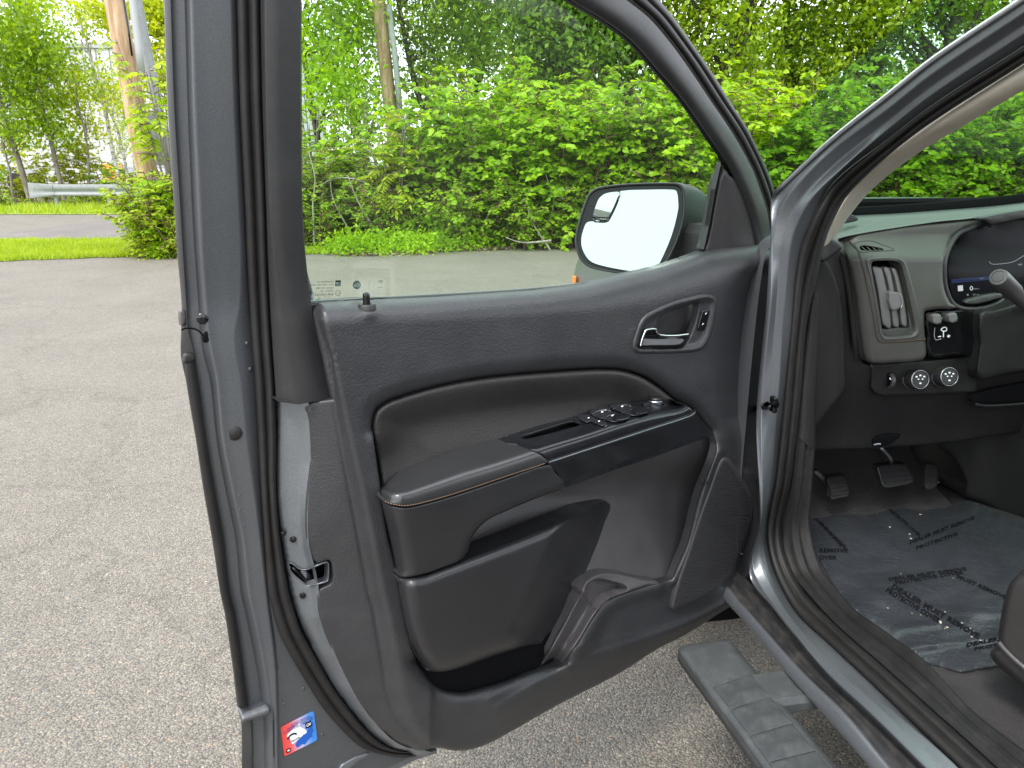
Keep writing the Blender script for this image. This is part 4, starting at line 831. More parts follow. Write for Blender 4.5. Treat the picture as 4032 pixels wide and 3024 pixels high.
# windscreen, cowl and hood
wb = [TX(.10,2.32,1.478), TX(.6,2.40,1.478), TX(1.2,2.38,1.478), TX(1.75,2.25,1.478)]; wt = [TX(.22,1.15,2.06), TX(.6,1.10,2.10), TX(1.2,1.10,2.10), TX(1.62,1.15,2.06)]
loft('windshield', [np.array(wb), np.array([a*.5+b*.5+np.array([0,0,.03]) for a, b in zip(wb, wt)]), np.array(wt)], M['sglass'], truck, k=5)
strip = [(3300,848),(3500,838),(3726,822),(3900,806),(4032,792),(4250,765)]
WF = Frame(TF*2.26, -TF)
loft('windshield_band', [(WF,[(p[0],p[1]-30,-.01) for p in strip]),(WF,[(p[0],p[1]-26,0) for p in strip]),(WF,[(p[0],p[1]+6,0) for p in strip])], M['black'], truck, k=4)
hood = []
for t_, z0, z1 in ((2.46,1.43,1.465),(2.7,1.42,1.462),(3.05,1.37,1.43),(3.3,1.30,1.38),(3.47,1.20,1.28),(3.53,1.08,1.12)):
    hood.append(np.array([TX(.0,t_,z0-.35), TX(.0,t_,z0-.12), TX(.03,t_,z0-.03), TX(.12,t_,z0), TX(.5,t_,z1), TX(.93,t_,z1+.01), TX(1.36,t_,z1), TX(1.74,t_,z0), TX(1.83,t_,z0-.03), TX(1.86,t_,z0-.12)]))
loft('hood', hood, M['paintl'], truck, k=4, across=3)
fend = []
for t_, zt, zb in ((1.72,1.40,.58),(2.1,1.38,.55),(2.45,1.335,.95),(2.8,1.32,1.02),(3.1,1.25,.98),(3.35,1.15,.6),(3.50,1.06,.55)):
    fend.append(np.array([TX(.03,t_,zb), TX(.0,t_,zb+.05), TX(-.005,t_,(zb+zt)/2), TX(.0,t_,zt-.08), TX(.02,t_,zt+.01), TX(.08,t_,zt+.03)]))
loft('fender', fend, M['paintl'], truck, k=4, across=2)
box('headlamp', TX(.10,3.50,1.02), TR*.06, TF*.04, (0,0,.05), flat('lamp_clear', (.5,.5,.48), .15), truck, .02)
box('side_marker', BODY.p1(2262,1110,-.012), TR*.006, TF*.02, (0,0,.028), flat('amber_lens', (.75,.22,.03), .2), truck, .004)
# front wheel in the arch
wc = TX(.16, 2.78, .42)
V, F = lathe_vf(wc - TR*.14, TR, [(.20,.02),(.30,.0),(.37,.0),(.405,.02),(.42,.06),(.42,.22),(.405,.26),(.37,.28),(.2,.27)], 40)
wheel = mk('wheel', V, F, M['rubber'], truck, auto=35)
lathe('rim', wc - TR*.145, -TR, [(.24,-.04),(.235,.0),(.21,-.01),(.17,-.03),(.06,-.01),(.05,.015),(.0001,.02)], M['silver'], wheel, 30)
relief('wheel_arch_liner', [(2500,2200),(2780,2150),(2900,2330),(2960,2450),(2950,2485),(2800,2500),(2600,2520),(2480,2540)], Frame(TX(0,2.25,0), -TF), -.02, M['black'], truck, r=0, smooth_k=0, step=60, skirt=.01)
# roof and far side so that the cab is shaded as in the place
roof = [np.array([TX(s, t_, z) for t_, z in ((1.12,2.08),(.6,2.16),(-.2,2.18),(-.8,2.12),(-1.0,1.9))]) for s, dz in ((.2,0),(.5,0),(.93,0),(1.36,0),(1.66,0))]
for i, dz in enumerate((0,.05,.07,.05,0)): roof[i] = roof[i] + np.array([0,0,dz])
loft('roof', roof, M['paintl'], truck, k=3, lip=.04, lipdir=(0,0,1))
loft('headliner', [r - np.array([0,0,.03]) for r in roof], M['beige'], truck, k=3)
box('passenger_door', TX(1.80,.85,.95), TR*.04, TF*.95, (0,0,.43), M['panel'], truck, .02)
box('rear_cab_wall', TX(.93,-1.0,1.15), TR*.88, TF*.03, (0,0,.55), M['panel'], truck, .02)
# ---------------- firewall, carpet, tunnel
FL = .515
relief('cab_floor', [(3030,1940),(3400,1900),(3800,1900),(4300,2050),(4700,3500),(4300,3400),(3500,2700),(3150,2300)], FLOOR(FL), 0, M['carpet'], truck, r=0, smooth_k=0, step=70, skirt=.03)
box('firewall', TX(.95,2.42,.98), TR*.86, TF*.03, (0,0,.50), M['black'], truck, .01)
toe = [np.array([TX(s, 1.98, FL), TX(s, 2.2, FL+.09), TX(s, 2.36, FL+.3)]) for s in (.12,.5,.9)]
loft('toe_board', toe, M['carpet'], truck, k=5)
tun = [(3640,1700),(3700,1760),(3760,1810),(3801,1905),(3798,1955),(3860,1980),(3926,2020),(4032,2065),(4300,2170),(4300,1600),(3640,1600)]
TUN = Frame(TX(.80, 1.9, 0), TR)
TN = Frame(TX(0,2.0,0), -TF)
relief('centre_console', tun, TN, lambda x, y: -.02 + .22*sst(x, 3780, 4250), M['dashlow'], truck, r=24, R=.02, smooth_k=2, step=22, skirt=.25)
# ---------------- dashboard
D2 = lambda pts: A(2926, 700, pts); D3 = lambda pts: A(2926, 1400, pts)
box('dash_light_block', TX(.95,2.17,1.13), TR*.80, TF*.21, (0,0,.26), M['black'], truck, .02)  # unseen boxes added inside the dash to keep light out of the footwell
box('dash_light_block', TX(.95,2.02,.98), TR*.80, TF*.06, (0,0,.12), M['black'], truck, .02)
dash = relief('dashboard', D2([(600,560),(700,520),(760,560),(800,700),(850,1300),(930,1430),(990,1470),(1400,1440),(1830,1395),(2500,1340)]) + D3([(2500,560),(2211,600),(1600,690),(1150,722),(900,740),(570,745),(430,745)]) + [(3150,1560),(3180,1300),(3206,1120)],
       DASH, lambda x, y: -.012 - .05*sst(y, 1440, 1760) - .00018*np.maximum(0, 3330-x), M['dashlow'], truck, r=10, R=.01, step=22, smooth_k=2, skirt=.08)
relief('end_cap', D2([(600,640),(650,650),(700,720),(745,830),(775,960),(795,1150),(805,1400),(806,1600)]) + D3([(800,250),(760,335),(650,470),(510,650),(440,730)]) + [(3156,1560),(3176,1300),(3206,1120)], DASH, lambda x, y: .022 - .00025*np.maximum(0, 3300-x), M['dashlow'], dash, r=12, R=.01, step=14, smooth_k=3, skirt=.03)
strip_of('dash_side_rib', D2([(790,620),(822,760),(856,950),(885,1200),(900,1400),(908,1600)]), 40, lambda x, y: -.004 - .03*sst(y, 1350, 1560), M['dashlow'], dash, fr=DASH, h=.012)
relief('pillar_foot', D2([(615,540),(640,500),(680,482),(740,500),(780,545),(740,590),(700,620),(640,660),(610,650)]), DASH, .06, M['smoothp'], dash, r=10, R=.01, step=10, skirt=.03)
# top pad: horizontal surface between the screen and the dash face
t_far = [(3280,868),(3351,850),(3500,842),(3726,826),(3900,812),(4032,797),(4250,770)]
t_mid = [(3290,905),(3350,880),(3500,866),(3726,850),(3900,833),(4032,815),(4250,790)]
t_near = [(3300,935),(3345,922),(3500,896),(3700,868),(3826,856),(4032,824),(4250,800)]
t_fall = [(3306,946),(3350,932),(3500,906),(3700,880),(3826,866),(4032,836),(4250,812)]
DF = lambda t: Frame(TF*t, -TF)
loft('dash_top', [(DF(2.25),[(*p,0) for p in t_far]), (DF(2.12),[(*p,0) for p in t_mid]), (DF(1.90),[(*p,0) for p in t_near]), (DF(1.89),[(p[0],p[1]+7,0) for p in t_near]), (DF(1.93),[(p[0],p[1]+16,0) for p in t_near])], M['dashtop'], dash, k=5, across=4)
relief('defroster_speaker', D2([(750,378),(770,340),(800,312),(850,306),(890,325),(905,345),(880,360),(820,372)]), DF(2.06), .0, M['smoothp'], dash, r=4, R=.003, step=8, smooth_k=3, lift=(0,0,.006))
# vent pod
pod = D2([(780,500),(800,470),(850,452),(980,432),(1300,378),(1600,350),(1850,325),(1905,345),(1800,385),(1700,430),(1625,520),(1580,640),(1572,760),(1585,880),(1632,985),(1680,1025),(1560,1032),(1440,1048),(1425,1080),(1432,1270),(1442,1390),(1400,1438),(1200,1455),(1010,1462),(960,1425),(935,1330),(890,980),(845,720),(795,560)])
vb_o = D2([(975,640),(1100,625),(1200,628),(1270,655),(1300,720),(1335,850),(1370,980),(1392,1110),(1392,1230),(1350,1262),(1230,1272),(1130,1282),(1090,1262),(1070,1200),(1040,1000),(1000,780),(968,670)])
vo = D2([(1012,668),(1060,655),(1190,655),(1240,680),(1262,750),(1290,860),(1320,1000),(1345,1130),(1350,1200),(1320,1235),(1140,1250),(1108,1232),(1085,1130),(1050,930),(1015,740)])
dv = D2([(918,545),(945,535),(985,538),(1030,545),(1080,555),(1106,566),(1090,573),(1000,575),(935,572)])
def Wd(x, y):
    return .030 - .06 * (1 - sst(y, 925, 1030)) * (1 - .0 * x) + .012*sst(y, 1000, 1300) - .03*sst(x, 3690, 3720)*0 - .02*(1-sst(x, 3316+ (y-940)*.17, 3390 + (y-940)*.13))
relief('vent_pod', pod, DASH, Wd, M['dashvinyl'], dash, r=14, R=.012, step=11, smooth_k=2, skirt=.05, holes=[vo, dv], hr=6, hR=.004)
relief('vent_bezel', vb_o, DASH, lambda x, y: Wd(x, y) + .003, M['dashtop'], dash, r=6, R=.004, step=10, smooth_k=3, skirt=.01, holes=[vo], hr=16, hR=.014)
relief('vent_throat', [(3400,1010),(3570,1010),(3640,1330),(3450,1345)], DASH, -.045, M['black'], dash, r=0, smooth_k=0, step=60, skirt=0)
relief('vent_floor', D2([(1100,1195),(1300,1180),(1345,1195),(1348,1215),(1320,1238),(1140,1252),(1110,1235)]), DASH, lambda x, y: Wd(x, y) - .018, M['dashtop'], dash, r=4, R=.003, step=10, smooth_k=2)
strip_of('vent_side', D2([(1250,690),(1275,790),(1300,900),(1330,1080),(1340,1190)]), 34, lambda x, y: Wd(x, y)-.018, M['dashtop'], dash, fr=DASH, h=.006)
for pts in ([(1018,705),(1060,703),(1090,710),(1110,780),(1135,900),(1155,1040),(1166,1165),(1150,1190),(1125,1175),(1095,1150),(1080,1050),(1060,900),(1035,780)],
            [(1105,708),(1150,712),(1175,800),(1195,920),(1215,1050),(1228,1165),(1210,1182),(1180,1160),(1168,1050),(1150,900),(1128,790)],
            [(1165,712),(1200,718),(1220,760),(1250,880),(1275,1010),(1292,1150),(1275,1176),(1245,1150),(1232,1040),(1212,900),(1190,790)]):
    relief('vent_slat', D2(pts), DASH, lambda x, y: Wd(x, y) - .012, M['slat'], dash, r=8, R=.008, step=10, smooth_k=3, skirt=.012)
relief('vent_tab', D2([(1150,905),(1215,902),(1240,925),(1252,965),(1250,1010),(1215,1038),(1165,1036)]), DASH, lambda x, y: Wd(x, y) + .002, M['slat'], dash, r=6, R=.004, step=9, smooth_k=2, skirt=.02)
strip_of('vent_tab_edge', D2([(1232,912),(1250,950),(1256,990),(1246,1025)]), 5, lambda x, y: Wd(x, y)+.0035, M['silver'], dash, fr=DASH, h=.001)
strip_of('defog_ring', D2([(872,520),(905,508),(1010,498),(1100,530),(1190,568),(1150,574),(1000,582),(930,588),(895,555),(872,520)]), 3, lambda x, y: Wd(x, y)+.0008, M['dashlow'], dash, fr=DASH, h=.001)
relief('defog_vent', D2([(910,530),(1120,555),(1120,590),(920,590)]), DASH, lambda x, y: Wd(x, y)-.03, M['black'], dash, r=0, smooth_k=0, step=20, skirt=0)
for x0 in (945, 985, 1025, 1060): strip_of('defog_slat', D2([(x0-15,541),(x0+22,572)]), 3.4, lambda x, y: Wd(x, y)-.006, M['dashtop'], dash, fr=DASH, k=2)
# stitching round the pod
sg = crom(D2([(846,470),(838,500),(870,545),(905,580),(930,650),(955,740),(972,820),(1000,960),(1030,1120),(1048,1235),(1062,1275),(1090,1295),(1200,1292),(1320,1282),(1440,1270)]), 20)
Ls = np.concatenate([[0], np.cumsum(np.hypot(*np.diff(sg, axis=0).T))]); sm2 = None
strip_of('seam_groove', sg[::8], 9, lambda x, y: Wd(x, y) + .0006, M['dashlow'], dash, fr=DASH, k=3, h=.001)
for dpx in np.arange(60, Ls[-1] - 3, 7.0):
    x = np.interp([dpx - 2.1, dpx + 2.1], Ls, sg[:, 0]); y = np.interp([dpx - 2.1, dpx + 2.1], Ls, sg[:, 1]); P = DASH.at(np.stack([x, y], 1), Wd(x, y) + .0014); c = P.mean(0); dv_ = P[1] - P[0]
    if sm2 is None:
        V, F = tube_vf(np.array([(-.5, 0, 0), (0, 0, 0), (.5, 0, 0)]), [.0004, .0011, .0004], 5); sm2 = bpy.data.meshes.new('dash_stitch'); sm2.from_pydata([tuple(v) for v in V], [], F); sm2.materials.append(M['thread2'])
    o = bpy.data.objects.new('dash_stitch', sm2); COL.objects.link(o); o.parent = dash; o.location = tuple(float(q) for q in (c - WL[dash.name])); o.rotation_euler = Vector(dv_).to_track_quat('X', 'Z').to_euler(); o.scale = (float(np.linalg.norm(dv_)), 1, 1)
# instrument cluster
M['scr'] = flat('dark_screen', (.006,.006,.008), .35, spec=.12)
scr = D2([(1640,560),(1680,500),(1740,445),(1850,400),(1940,372),(2211,330),(2600,300),(2600,900),(2211,905),(2060,915),(2035,945),(1870,1000),(1730,1002),(1672,975),(1640,900),(1618,780),(1620,650)])
relief('cluster_screen', scr, DASH, lambda x, y: -.015 - .05*sst(y, 1100, 900), M['scr'], dash, r=0, smooth_k=2, step=40, skirt=.01)
strip_of('cluster_bezel', D2([(1960,372),(1880,350),(1800,395),(1700,440),(1632,525),(1590,640),(1583,760),(1598,880),(1645,985),(1720,1030),(1860,1035),(2000,1000),(2060,960)]), 24, lambda x, y: .010 - .04*sst(y, 1050, 880), M['smoothp'], dash, fr=DASH, h=.025, k=8)
relief('cluster_hood', D2([(1850,325),(1905,345),(1960,372),(2211,322),(2700,262),(2700,215),(2211,250),(1900,305)]), DASH, lambda x, y: .0+0*x, M['smoothp'], dash, r=6, R=.01, step=16, smooth_k=2, skirt=.015)
cw = lambda x, y: -.0135 - .05*sst(y, 1100, 900)
M['lit'] = flat('screen_white', (.2,.2,.2), .4, (.75,.8,.85), .16); M['litb'] = flat('screen_blue', (.005,.008,.02), .3, (.02,.04,.16), .09); M['litd'] = flat('screen_dim', (.1,.1,.1), .4, (.3,.32,.36), .12)
cf = lambda poly, m: mk('display_mark', *flat_vf(poly, DASH, cw(*np.array([q[:2] for q in poly]).T)), M[m], dash, smooth=False)
cf(D2([(1638,800),(1950,772),(1950,805),(1640,832)]), 'litb'); cf(D2([(1690,850),(1730,846),(1733,890),(1693,894)]), 'lit')
for s, p, wd, h in (('0',(1785,888),13,18),('MPH',(1815,880),22,5),('44°',(1862,800),18,6),('52 mi',(1808,926),26,6),('60',(2165,690),16,7)):
    V, F = words(s, DASH, lambda x, y: cw(x, y)+.001, D2([p])[0], (1,-.03), (0,-1), wd, h, .01); mk('display_mark', V, F, M['lit' if s == '0' else 'litd'], dash, smooth=False)
cf(D2([(1762,915),(1775,914),(1776,928),(1763,929)]), 'litd')
strip_of('gauge_arc', D2([(1935,660),(1960,680),(2050,676),(2130,660),(2211,612)]), 3, lambda x, y: cw(x, y)+.001, M['litd'], dash, fr=DASH, h=.0005)
relief('cluster_ledge', D2([(1745,975),(1800,950),(2000,908),(2045,930),(2010,950),(1850,990),(1760,992)]), DASH, -.002, M['dashtop'], dash, r=4, R=.003, step=12, smooth_k=2)
# steering column cover and stalk
relief('column_cover', D2([(1856,1060),(1860,1300),(1840,1440),(1850,1590),(1990,1570),(2211,1530),(2700,1470),(2700,900),(2300,930),(2100,1000),(1960,1040)]), DASH, lambda x, y: .05 + .03*sst(x, 3870, 4100), M['dashlow'], dash, r=14, R=.02, step=20, smooth_k=2, skirt=.06)
relief('column_gap', D3([(1800,340),(1850,290),(2211,215),(2600,150),(2600,330),(2211,360),(1900,375),(1810,370)]), DASH, .004, M['black'], dash, r=4, R=.003, step=30, smooth_k=2)
strip_of('gap_lip', D3([(1830,385),(1920,398),(2211,380),(2500,340)]), 14, .012, M['dashlow'], dash, fr=DASH, h=.01)
sc = DASH.p1(3931, 1090, .22); sc2 = DASH.p1(4075, 1235, .10); ax = sc - sc2; Ln = float(np.linalg.norm(ax))
stalk = lathe('turn_signal_stalk', sc2, ax, [(.016,0),(.019,Ln*.55),(.0225,Ln*.62),(.0225,Ln*.96),(.020,Ln),(.0155,Ln+.0005),(.015,Ln-.001),(.0125,Ln-.0005),(.012,Ln+.001),(.0001,Ln+.0015)], M['slat'], dash, 28)
stalk.data.materials[0] = M['greyp']
V, F = words('OFF', DASH, .20, D2([(2132,862)])[0], (.62,.78), (.75,-.6), 24, 7); mk('stalk_print', V, F, M['icon'], dash, smooth=False)
# switch block
relief('switch_block', D2([(1442,1062),(1640,1045),(1850,1052),(1862,1200),(1862,1300),(1850,1388),(1650,1396),(1460,1404),(1446,1240)]), DASH, .010, M['frit'], dash, r=9, R=.006, step=14, smooth_k=2, skirt=.02)
for pts in ([(1492,1078),(1545,1072),(1560,1090),(1560,1145),(1500,1148),(1490,1110)],[(1618,1072),(1668,1062),(1685,1080),(1685,1130),(1630,1140),(1616,1100)]):
    relief('brake_paddle', D2(pts), DASH, .040, M['slat'], dash, r=6, R=.005, step=8, smooth_k=2, skirt=.025)
strip_of('block_mark', D2([(1565,1105),(1612,1100)]), 3, .0115, M['icon'], dash, fr=DASH, k=2, h=.0002)
for pts in ([(1510,1180),(1512,1272),(1560,1268)],[(1578,1178),(1560,1200),(1600,1205),(1598,1180),(1578,1178)],[(1578,1210),(1578,1255)],[(1535,1252),(1560,1249)],[(1605,1248),(1632,1245)],[(1618,1235),(1618,1260)]):
    strip_of('block_mark', D2(pts), 4 if pts[0][0] > 1515 else 1.2, .0115, M['icon'], dash, fr=DASH, k=3, h=.0002)
# lower switches
relief('lamp_panel', D3([(1000,70),(1400,45),(1825,8),(1838,150),(1840,285),(1600,300),(1110,318),(1040,300),(1005,250),(1012,150)]), DASH, -.006, M['dashlow'], dash, r=8, R=.004, step=20, smooth_k=0, skirt=.01)
axk = np.array([.10, -.95, .22])
for i, (x, y) in enumerate(((3592,1492),(3705,1481))):
    c = DASH.p1(x, y, -.006); r = .0285
    kn = lathe('light_knob', c, axk, [(r*1.15,-.01),(r*1.12,.003),(r,.004),(r*.98,.02),(r*.90,.034),(r*.84,.036)], M['smoothp'], dash, 30)
    c2 = c + axk/np.linalg.norm(axk)*.0345
    lathe('knob_face', c2, axk, [(r*.90,-.002),(r*.90,.002),(r*.82,.0028),(r*.80,.0012),(.0001,.0012)], M['frit'], dash, 30)
    V, F = lathe_vf(c2, axk, [(r*.93,-.004),(r*.94,.0015),(r*.88,.0034),(r*.86,.002)], 30); mk('knob_ring', V, F[:-1], M['silver'], dash)
    an = axk/np.linalg.norm(axk); u = np.cross([0,0,1.], an); u /= np.linalg.norm(u); v = np.cross(an, u)
    for a, b, s in ((-.5,.35,.12),(.0,.5,.13),(.5,.35,.12),(-.25,.05,.10),(.28,.05,.10),(0,-.45,.13)):
        q = c2 + u*a*r*.8 + v*b*r*.8 + an*.0022; V = [q + (u*math.cos(t)+v*math.sin(t)*.7)*r*s for t in np.arange(6)*math.pi/3]
        mk('knob_icon', V, [tuple(range(6))], M['icon'], dash, smooth=False)
relief('dimmer_slot', D3([(1132,135),(1170,132),(1168,250),(1126,252)]), DASH, -.004, M['black'], dash, r=3, R=.002, step=9, smooth_k=0)
c = DASH.p1(3500, 1497, -.010); V, F = lathe_vf(c - TR*.006, TR, [(.018,0),(.0225,.001),(.0225,.011),(.018,.012)], 30); mk('dimmer_wheel', V, F, M['greyp'], dash, auto=35)
strip_of('dimmer_mark', D3([(1155,175),(1162,190)]), 5, .018, M['icon'], dash, fr=DASH, k=2, h=.0002)
# hood release
relief('release_recess', D3([(1030,665),(1070,632),(1240,620),(1200,665),(1150,700),(1040,712)]), DASH, -.050, M['black'], dash, r=4, R=.003, step=14, smooth_k=2)
strip_of('release_lever', D3([(1030,704),(1058,698),(1084,699)]), 9, -.04, M['silver'], dash, fr=DASH, k=3)
# pedals
PD = Frame(TF*2.02, -TF)
tube('pedal_arm', PD.at(D3([(1060,700),(1110,750),(1160,810),(1170,860)]), 0), .006, M['silver'], truck, 8)
tube('pedal_arm', PD.at(D3([(560,905),(620,970),(680,1040)]), -.02), .010, M['smoothp'], truck, 8)
def pedal(name, pts, wv, ribs, mat='dashlow', tilt=.0007):
    cy = np.mean([p[1] for p in pts]); p = relief(name, D3(pts), PD, lambda x, y: wv + tilt*(y - (1400+cy/2)), M[mat], truck, r=6, R=.006, step=9, smooth_k=2, skirt=.02)
    for a, b in ribs: strip_of('pedal_rib', D3([a, b]), 4, lambda x, y: wv + tilt*(y - (1400+cy/2)) + .0025, M['dashlow'], p, fr=PD, k=2)
    return p
pedal('parking_brake_pedal', [(650,965),(720,948),(800,942),(825,1000),(835,1060),(830,1112),(760,1122),(692,1136),(690,1080),(672,1020)], .02, [((690,1020),(815,995)),((698,1050),(826,1025)),((700,1080),(830,1056)),((700,1108),(830,1085))])
pedal('brake_pedal', [(1050,872),(1150,855),(1280,850),(1310,900),(1345,965),(1330,1005),(1230,1030),(1112,1042),(1090,1000),(1070,930)], .02, [((1085,930),(1310,905)),((1100,965),(1325,940)),((1110,1000),(1330,975))])
pedal('accelerator_pedal', [(1432,860),(1480,850),(1525,868),(1535,960),(1525,1030),(1440,1052),(1425,960)], .0, [((1440,900),(1520,890)),((1440,950),(1525,940)),((1440,1000),(1522,990))])
strip_of('pedal_edge', D3([(1058,880),(1078,940),(1100,1020),(1116,1040)]), 4, .045, M['silver'], truck, fr=PD)
# ---------------- seat corner
SF_ = Frame(TX(.50,.72,.6), -TR*.85 - TF*.5)
SE = A(2926,2194,[(2211,118),(2150,150),(2100,200),(2078,260),(2050,360),(2030,470),(2012,600),(2000,690),(1955,735),(1948,775),(1990,840),(2100,935),(2211,1035),(2500,1250),(2500,0)])
sf = Frame(TX(.42, .95, 0), TR)
seat = relief('seat', SE, SF_, 0, M['seat'], truck, r=26, R=.03, step=22, smooth_k=2, skirt=.3)
strip_of('seat_rim', A(2926,2194,[(2012,672),(2060,730),(2130,800),(2211,870),(2400,1020)]), 22, .010, M['greyp'], seat, fr=SF_, h=.012)
# ---------------- running board
ZB = FLOOR(.45)
rb_l = [(2672,2572),(2715,2634),(2782,2726),(2860,2832),(2940,2942),(3010,3040),(3112,3180)]
rb_r = [(2882,2528),(2925,2580),(2978,2642),(3062,2742),(3150,2848),(3270,2994),(3400,3150)]
rbo = [(2672,2572),(2670,2556),(2684,2544),(2740,2532),(2860,2516),(2876,2519),(2884,2528)] + rb_r[1:] + [(3420,3300),(3180,3320)] + rb_l[::-1][:-1]
board = relief('running_board', rbo, ZB, 0, M['board'], truck, r=30, R=.022, step=14, smooth_k=2, skirt=.022, close=True)
def xl(y): return np.interp(y, [p[1] for p in rb_l], [p[0] for p in rb_l])
def xr(y): return np.interp(y, [p[1] for p in rb_r], [p[0] for p in rb_r])
ys = [(2704,2650),(2797,2742),(2900,2850),(3004,2958),(3110,3066),(3220,3180)]
for i in range(len(ys)-1):
    (a0, b0), (a1, b1) = ys[i], ys[i+1]; f = lambda y, q, s: (xl(y)+ (xr(y)-xl(y))*0 + q, y)
    P = [(xl(a0)+44, a0+2), (xr(b0)-30, b0+2), (xr(b1)-30, b1-2), (xl(a1)+44, a1-2)]
    relief('tread_pad', dens(P, 30), ZB, .003, M['tread'], board, r=4, R=.0015, step=20, smooth_k=0, skirt=.006)
box('board_bracket', (ZB.p1(3110,2720,-.02)+ZB.p1(3060,2730,-.02))/2 + TR*.02, TR*.15, TF*.055, (0,0,.022), M['board'], truck, .012)
box('board_bracket', TX(-.02,.98,.40), TR*.14, TF*.05, (0,0,.05), M['black'], truck, .012)
# ================================================================== protective film on the cab floor
film_o = [(3196,2040),(3250,2022),(3330,2012),(3461,1996),(3560,1990),(3651,1985),(3716,2003),(3760,1985),(3800,1972),(3830,1974),(3870,1990),(3960,2030),(4060,2075),(4200,2200),(4150,2500),(4000,2604),(3921,2621),(3850,2632),(3781,2644),(3710,2624),(3651,2609),(3600,2566),(3526,2514),(3440,2452),(3376,2409),(3310,2340),(3245,2235),(3205,2150)]
FZ = FLOOR(FL)
def wfilm(x, y):
    w_ = .007 + .0035*np.sin(x*.021+y*.013)*np.sin(y*.017-x*.008) + .004*np.abs(np.sin((x*.6+y)*.011))**6
    w_ = w_ + .012*sst(x, 3700, 3900)*(1-sst(y, 1990, 2130))*np.abs(np.sin(x*.045+y*.02)) + .009*np.exp(-((y-(2470+(x-3600)*-.15))/14)**2)*(x<3700)*(x>3520) + .006*np.exp(-((y-(2545-(x-3650)*.12))/10)**2)*(x>3560)
    return w_ + .004*np.exp(-((y-2400-(x-3700)*.1)/7)**2)*(x>3650)
def filmmat():
    m = bpy.data.materials.new('blue_tint_plastic_film'); m.use_nodes = True; nt = m.node_tree; L = nt.links; b = nt.nodes['Principled BSDF']
    tc = N(nt, 'ShaderNodeTexCoord'); n1 = N(nt, 'ShaderNodeTexNoise', i_Scale=7.0, i_Detail=6.0, i_Distortion=1.2); L.new(tc.outputs['Object'], n1.inputs['Vector'])
    L.new(ramp(nt, n1.outputs[0], [(.3, (.028, .032, .039)), (.62, (.046, .051, .060)), (.8, (.10, .107, .118))]), b.inputs['Base Color']); b.inputs['Roughness'].default_value = .32
    n2 = N(nt, 'ShaderNodeTexNoise', i_Scale=18.0, i_Detail=4.0, i_Distortion=2.0); L.new(tc.outputs['Object'], n2.inputs['Vector'])
    bp = N(nt, 'ShaderNodeBump', i_Strength=.5, i_Distance=.006); L.new(n2.outputs[0], bp.inputs['Height']); L.new(bp.outputs[0], b.inputs['Normal'])
    t = N(nt, 'ShaderNodeBsdfTransparent'); mx = N(nt, 'ShaderNodeMixShader'); mx.inputs[0].default_value = .72
    L.new(t.outputs[0], mx.inputs[1]); L.new(b.outputs[0], mx.inputs[2]); L.new(mx.outputs[0], nt.nodes['Material Output'].inputs[0]); return m
M['film'] = filmmat()
film = relief('protective_film', film_o, FZ, wfilm, M['film'], None, r=0, step=13, smooth_k=2, skirt=.001, label='bluish clear plastic film printed with dealer warning lying over the driver footwell carpet', cat='floor film')
def fw(s, x0, y0, x1, y1, h, up=None):
    d = np.array([x1-x0, y1-y0], float); Ln = np.hypot(*d); d /= Ln; u = np.array(up if up else (d[1]*.9, -abs(d[0])), float); u /= np.hypot(*u)
    V, F = words(s, FZ, lambda x, y: wfilm(x, y)+.0012, (x0, y0), d, u, Ln, h*1.25, .05, 1.05); mk('film_print', V, F, M['ink'], film, smooth=False)
Z4 = lambda x, y: (2926+x/2, 2194+y/2)
a_, b_ = Z4(1165,240), Z4(1850,640); fw('DEALER MUST REMOVE', *a_, *b_, 15, (.5,-.8))
a_, b_ = Z4(1120,270), Z4(1540,520); fw('PROTECTIVE COVER', *a_, *b_, 15, (.5,-.8))
a_, b_ = Z4(1150,185), Z4(1760,100); fw('DEALER MUST REMOVE', *a_, *b_, 10, (-.2,-1))
a_, b_ = Z4(1200,212), Z4(1740,130); fw('PROTECTIVE COVER', *a_, *b_, 10, (-.2,-1))
a_, b_ = Z4(1680,160), Z4(2070,330); fw('MUST REMOVE', *a_, *b_, 11, (.4,-.8))
a_, b_ = Z4(1760,705), Z4(2010,655); fw('DEALER', *a_, *b_, 12, (.1,-1))
a_, b_ = Z4(1820,735), Z4(2010,700); fw('PROT', *a_, *b_, 10, (.1,-1))
Z3 = lambda x, y: (2926+x/2, 1400+y/2)
a_, b_ = Z3(1310,1485), Z3(1820,1290); fw('DEALER MUST REMOVE', *a_, *b_, 12, (.1,-1))
a_, b_ = Z3(1360,1530), Z3(1690,1415); fw('PROTECTIVE', *a_, *b_, 11, (.1,-1))
a_, b_ = Z3(1140,1215), Z3(1390,1430); fw('PROTECTIVE COVER', *a_, *b_, 9, (.6,-.8))
a_, b_ = Z3(540,1270), Z3(800,1520); fw('DEALER MUST REMOVE', *a_, *b_, 9, (.6,-.8))
a_, b_ = Z3(600,1320), Z3(770,1510); fw('PROTECTIVE', *a_, *b_, 9, (.6,-.8))
a_, b_ = Z3(600,1548), Z3(825,1550); fw('REMOVE', *a_, *b_, 12, (0,-1))
a_, b_ = Z3(600,1605), Z3(740,1605); fw('OVER', *a_, *b_, 12, (0,-1))
M['chip'] = flat('pale_stone', (.45, .42, .36), .8)
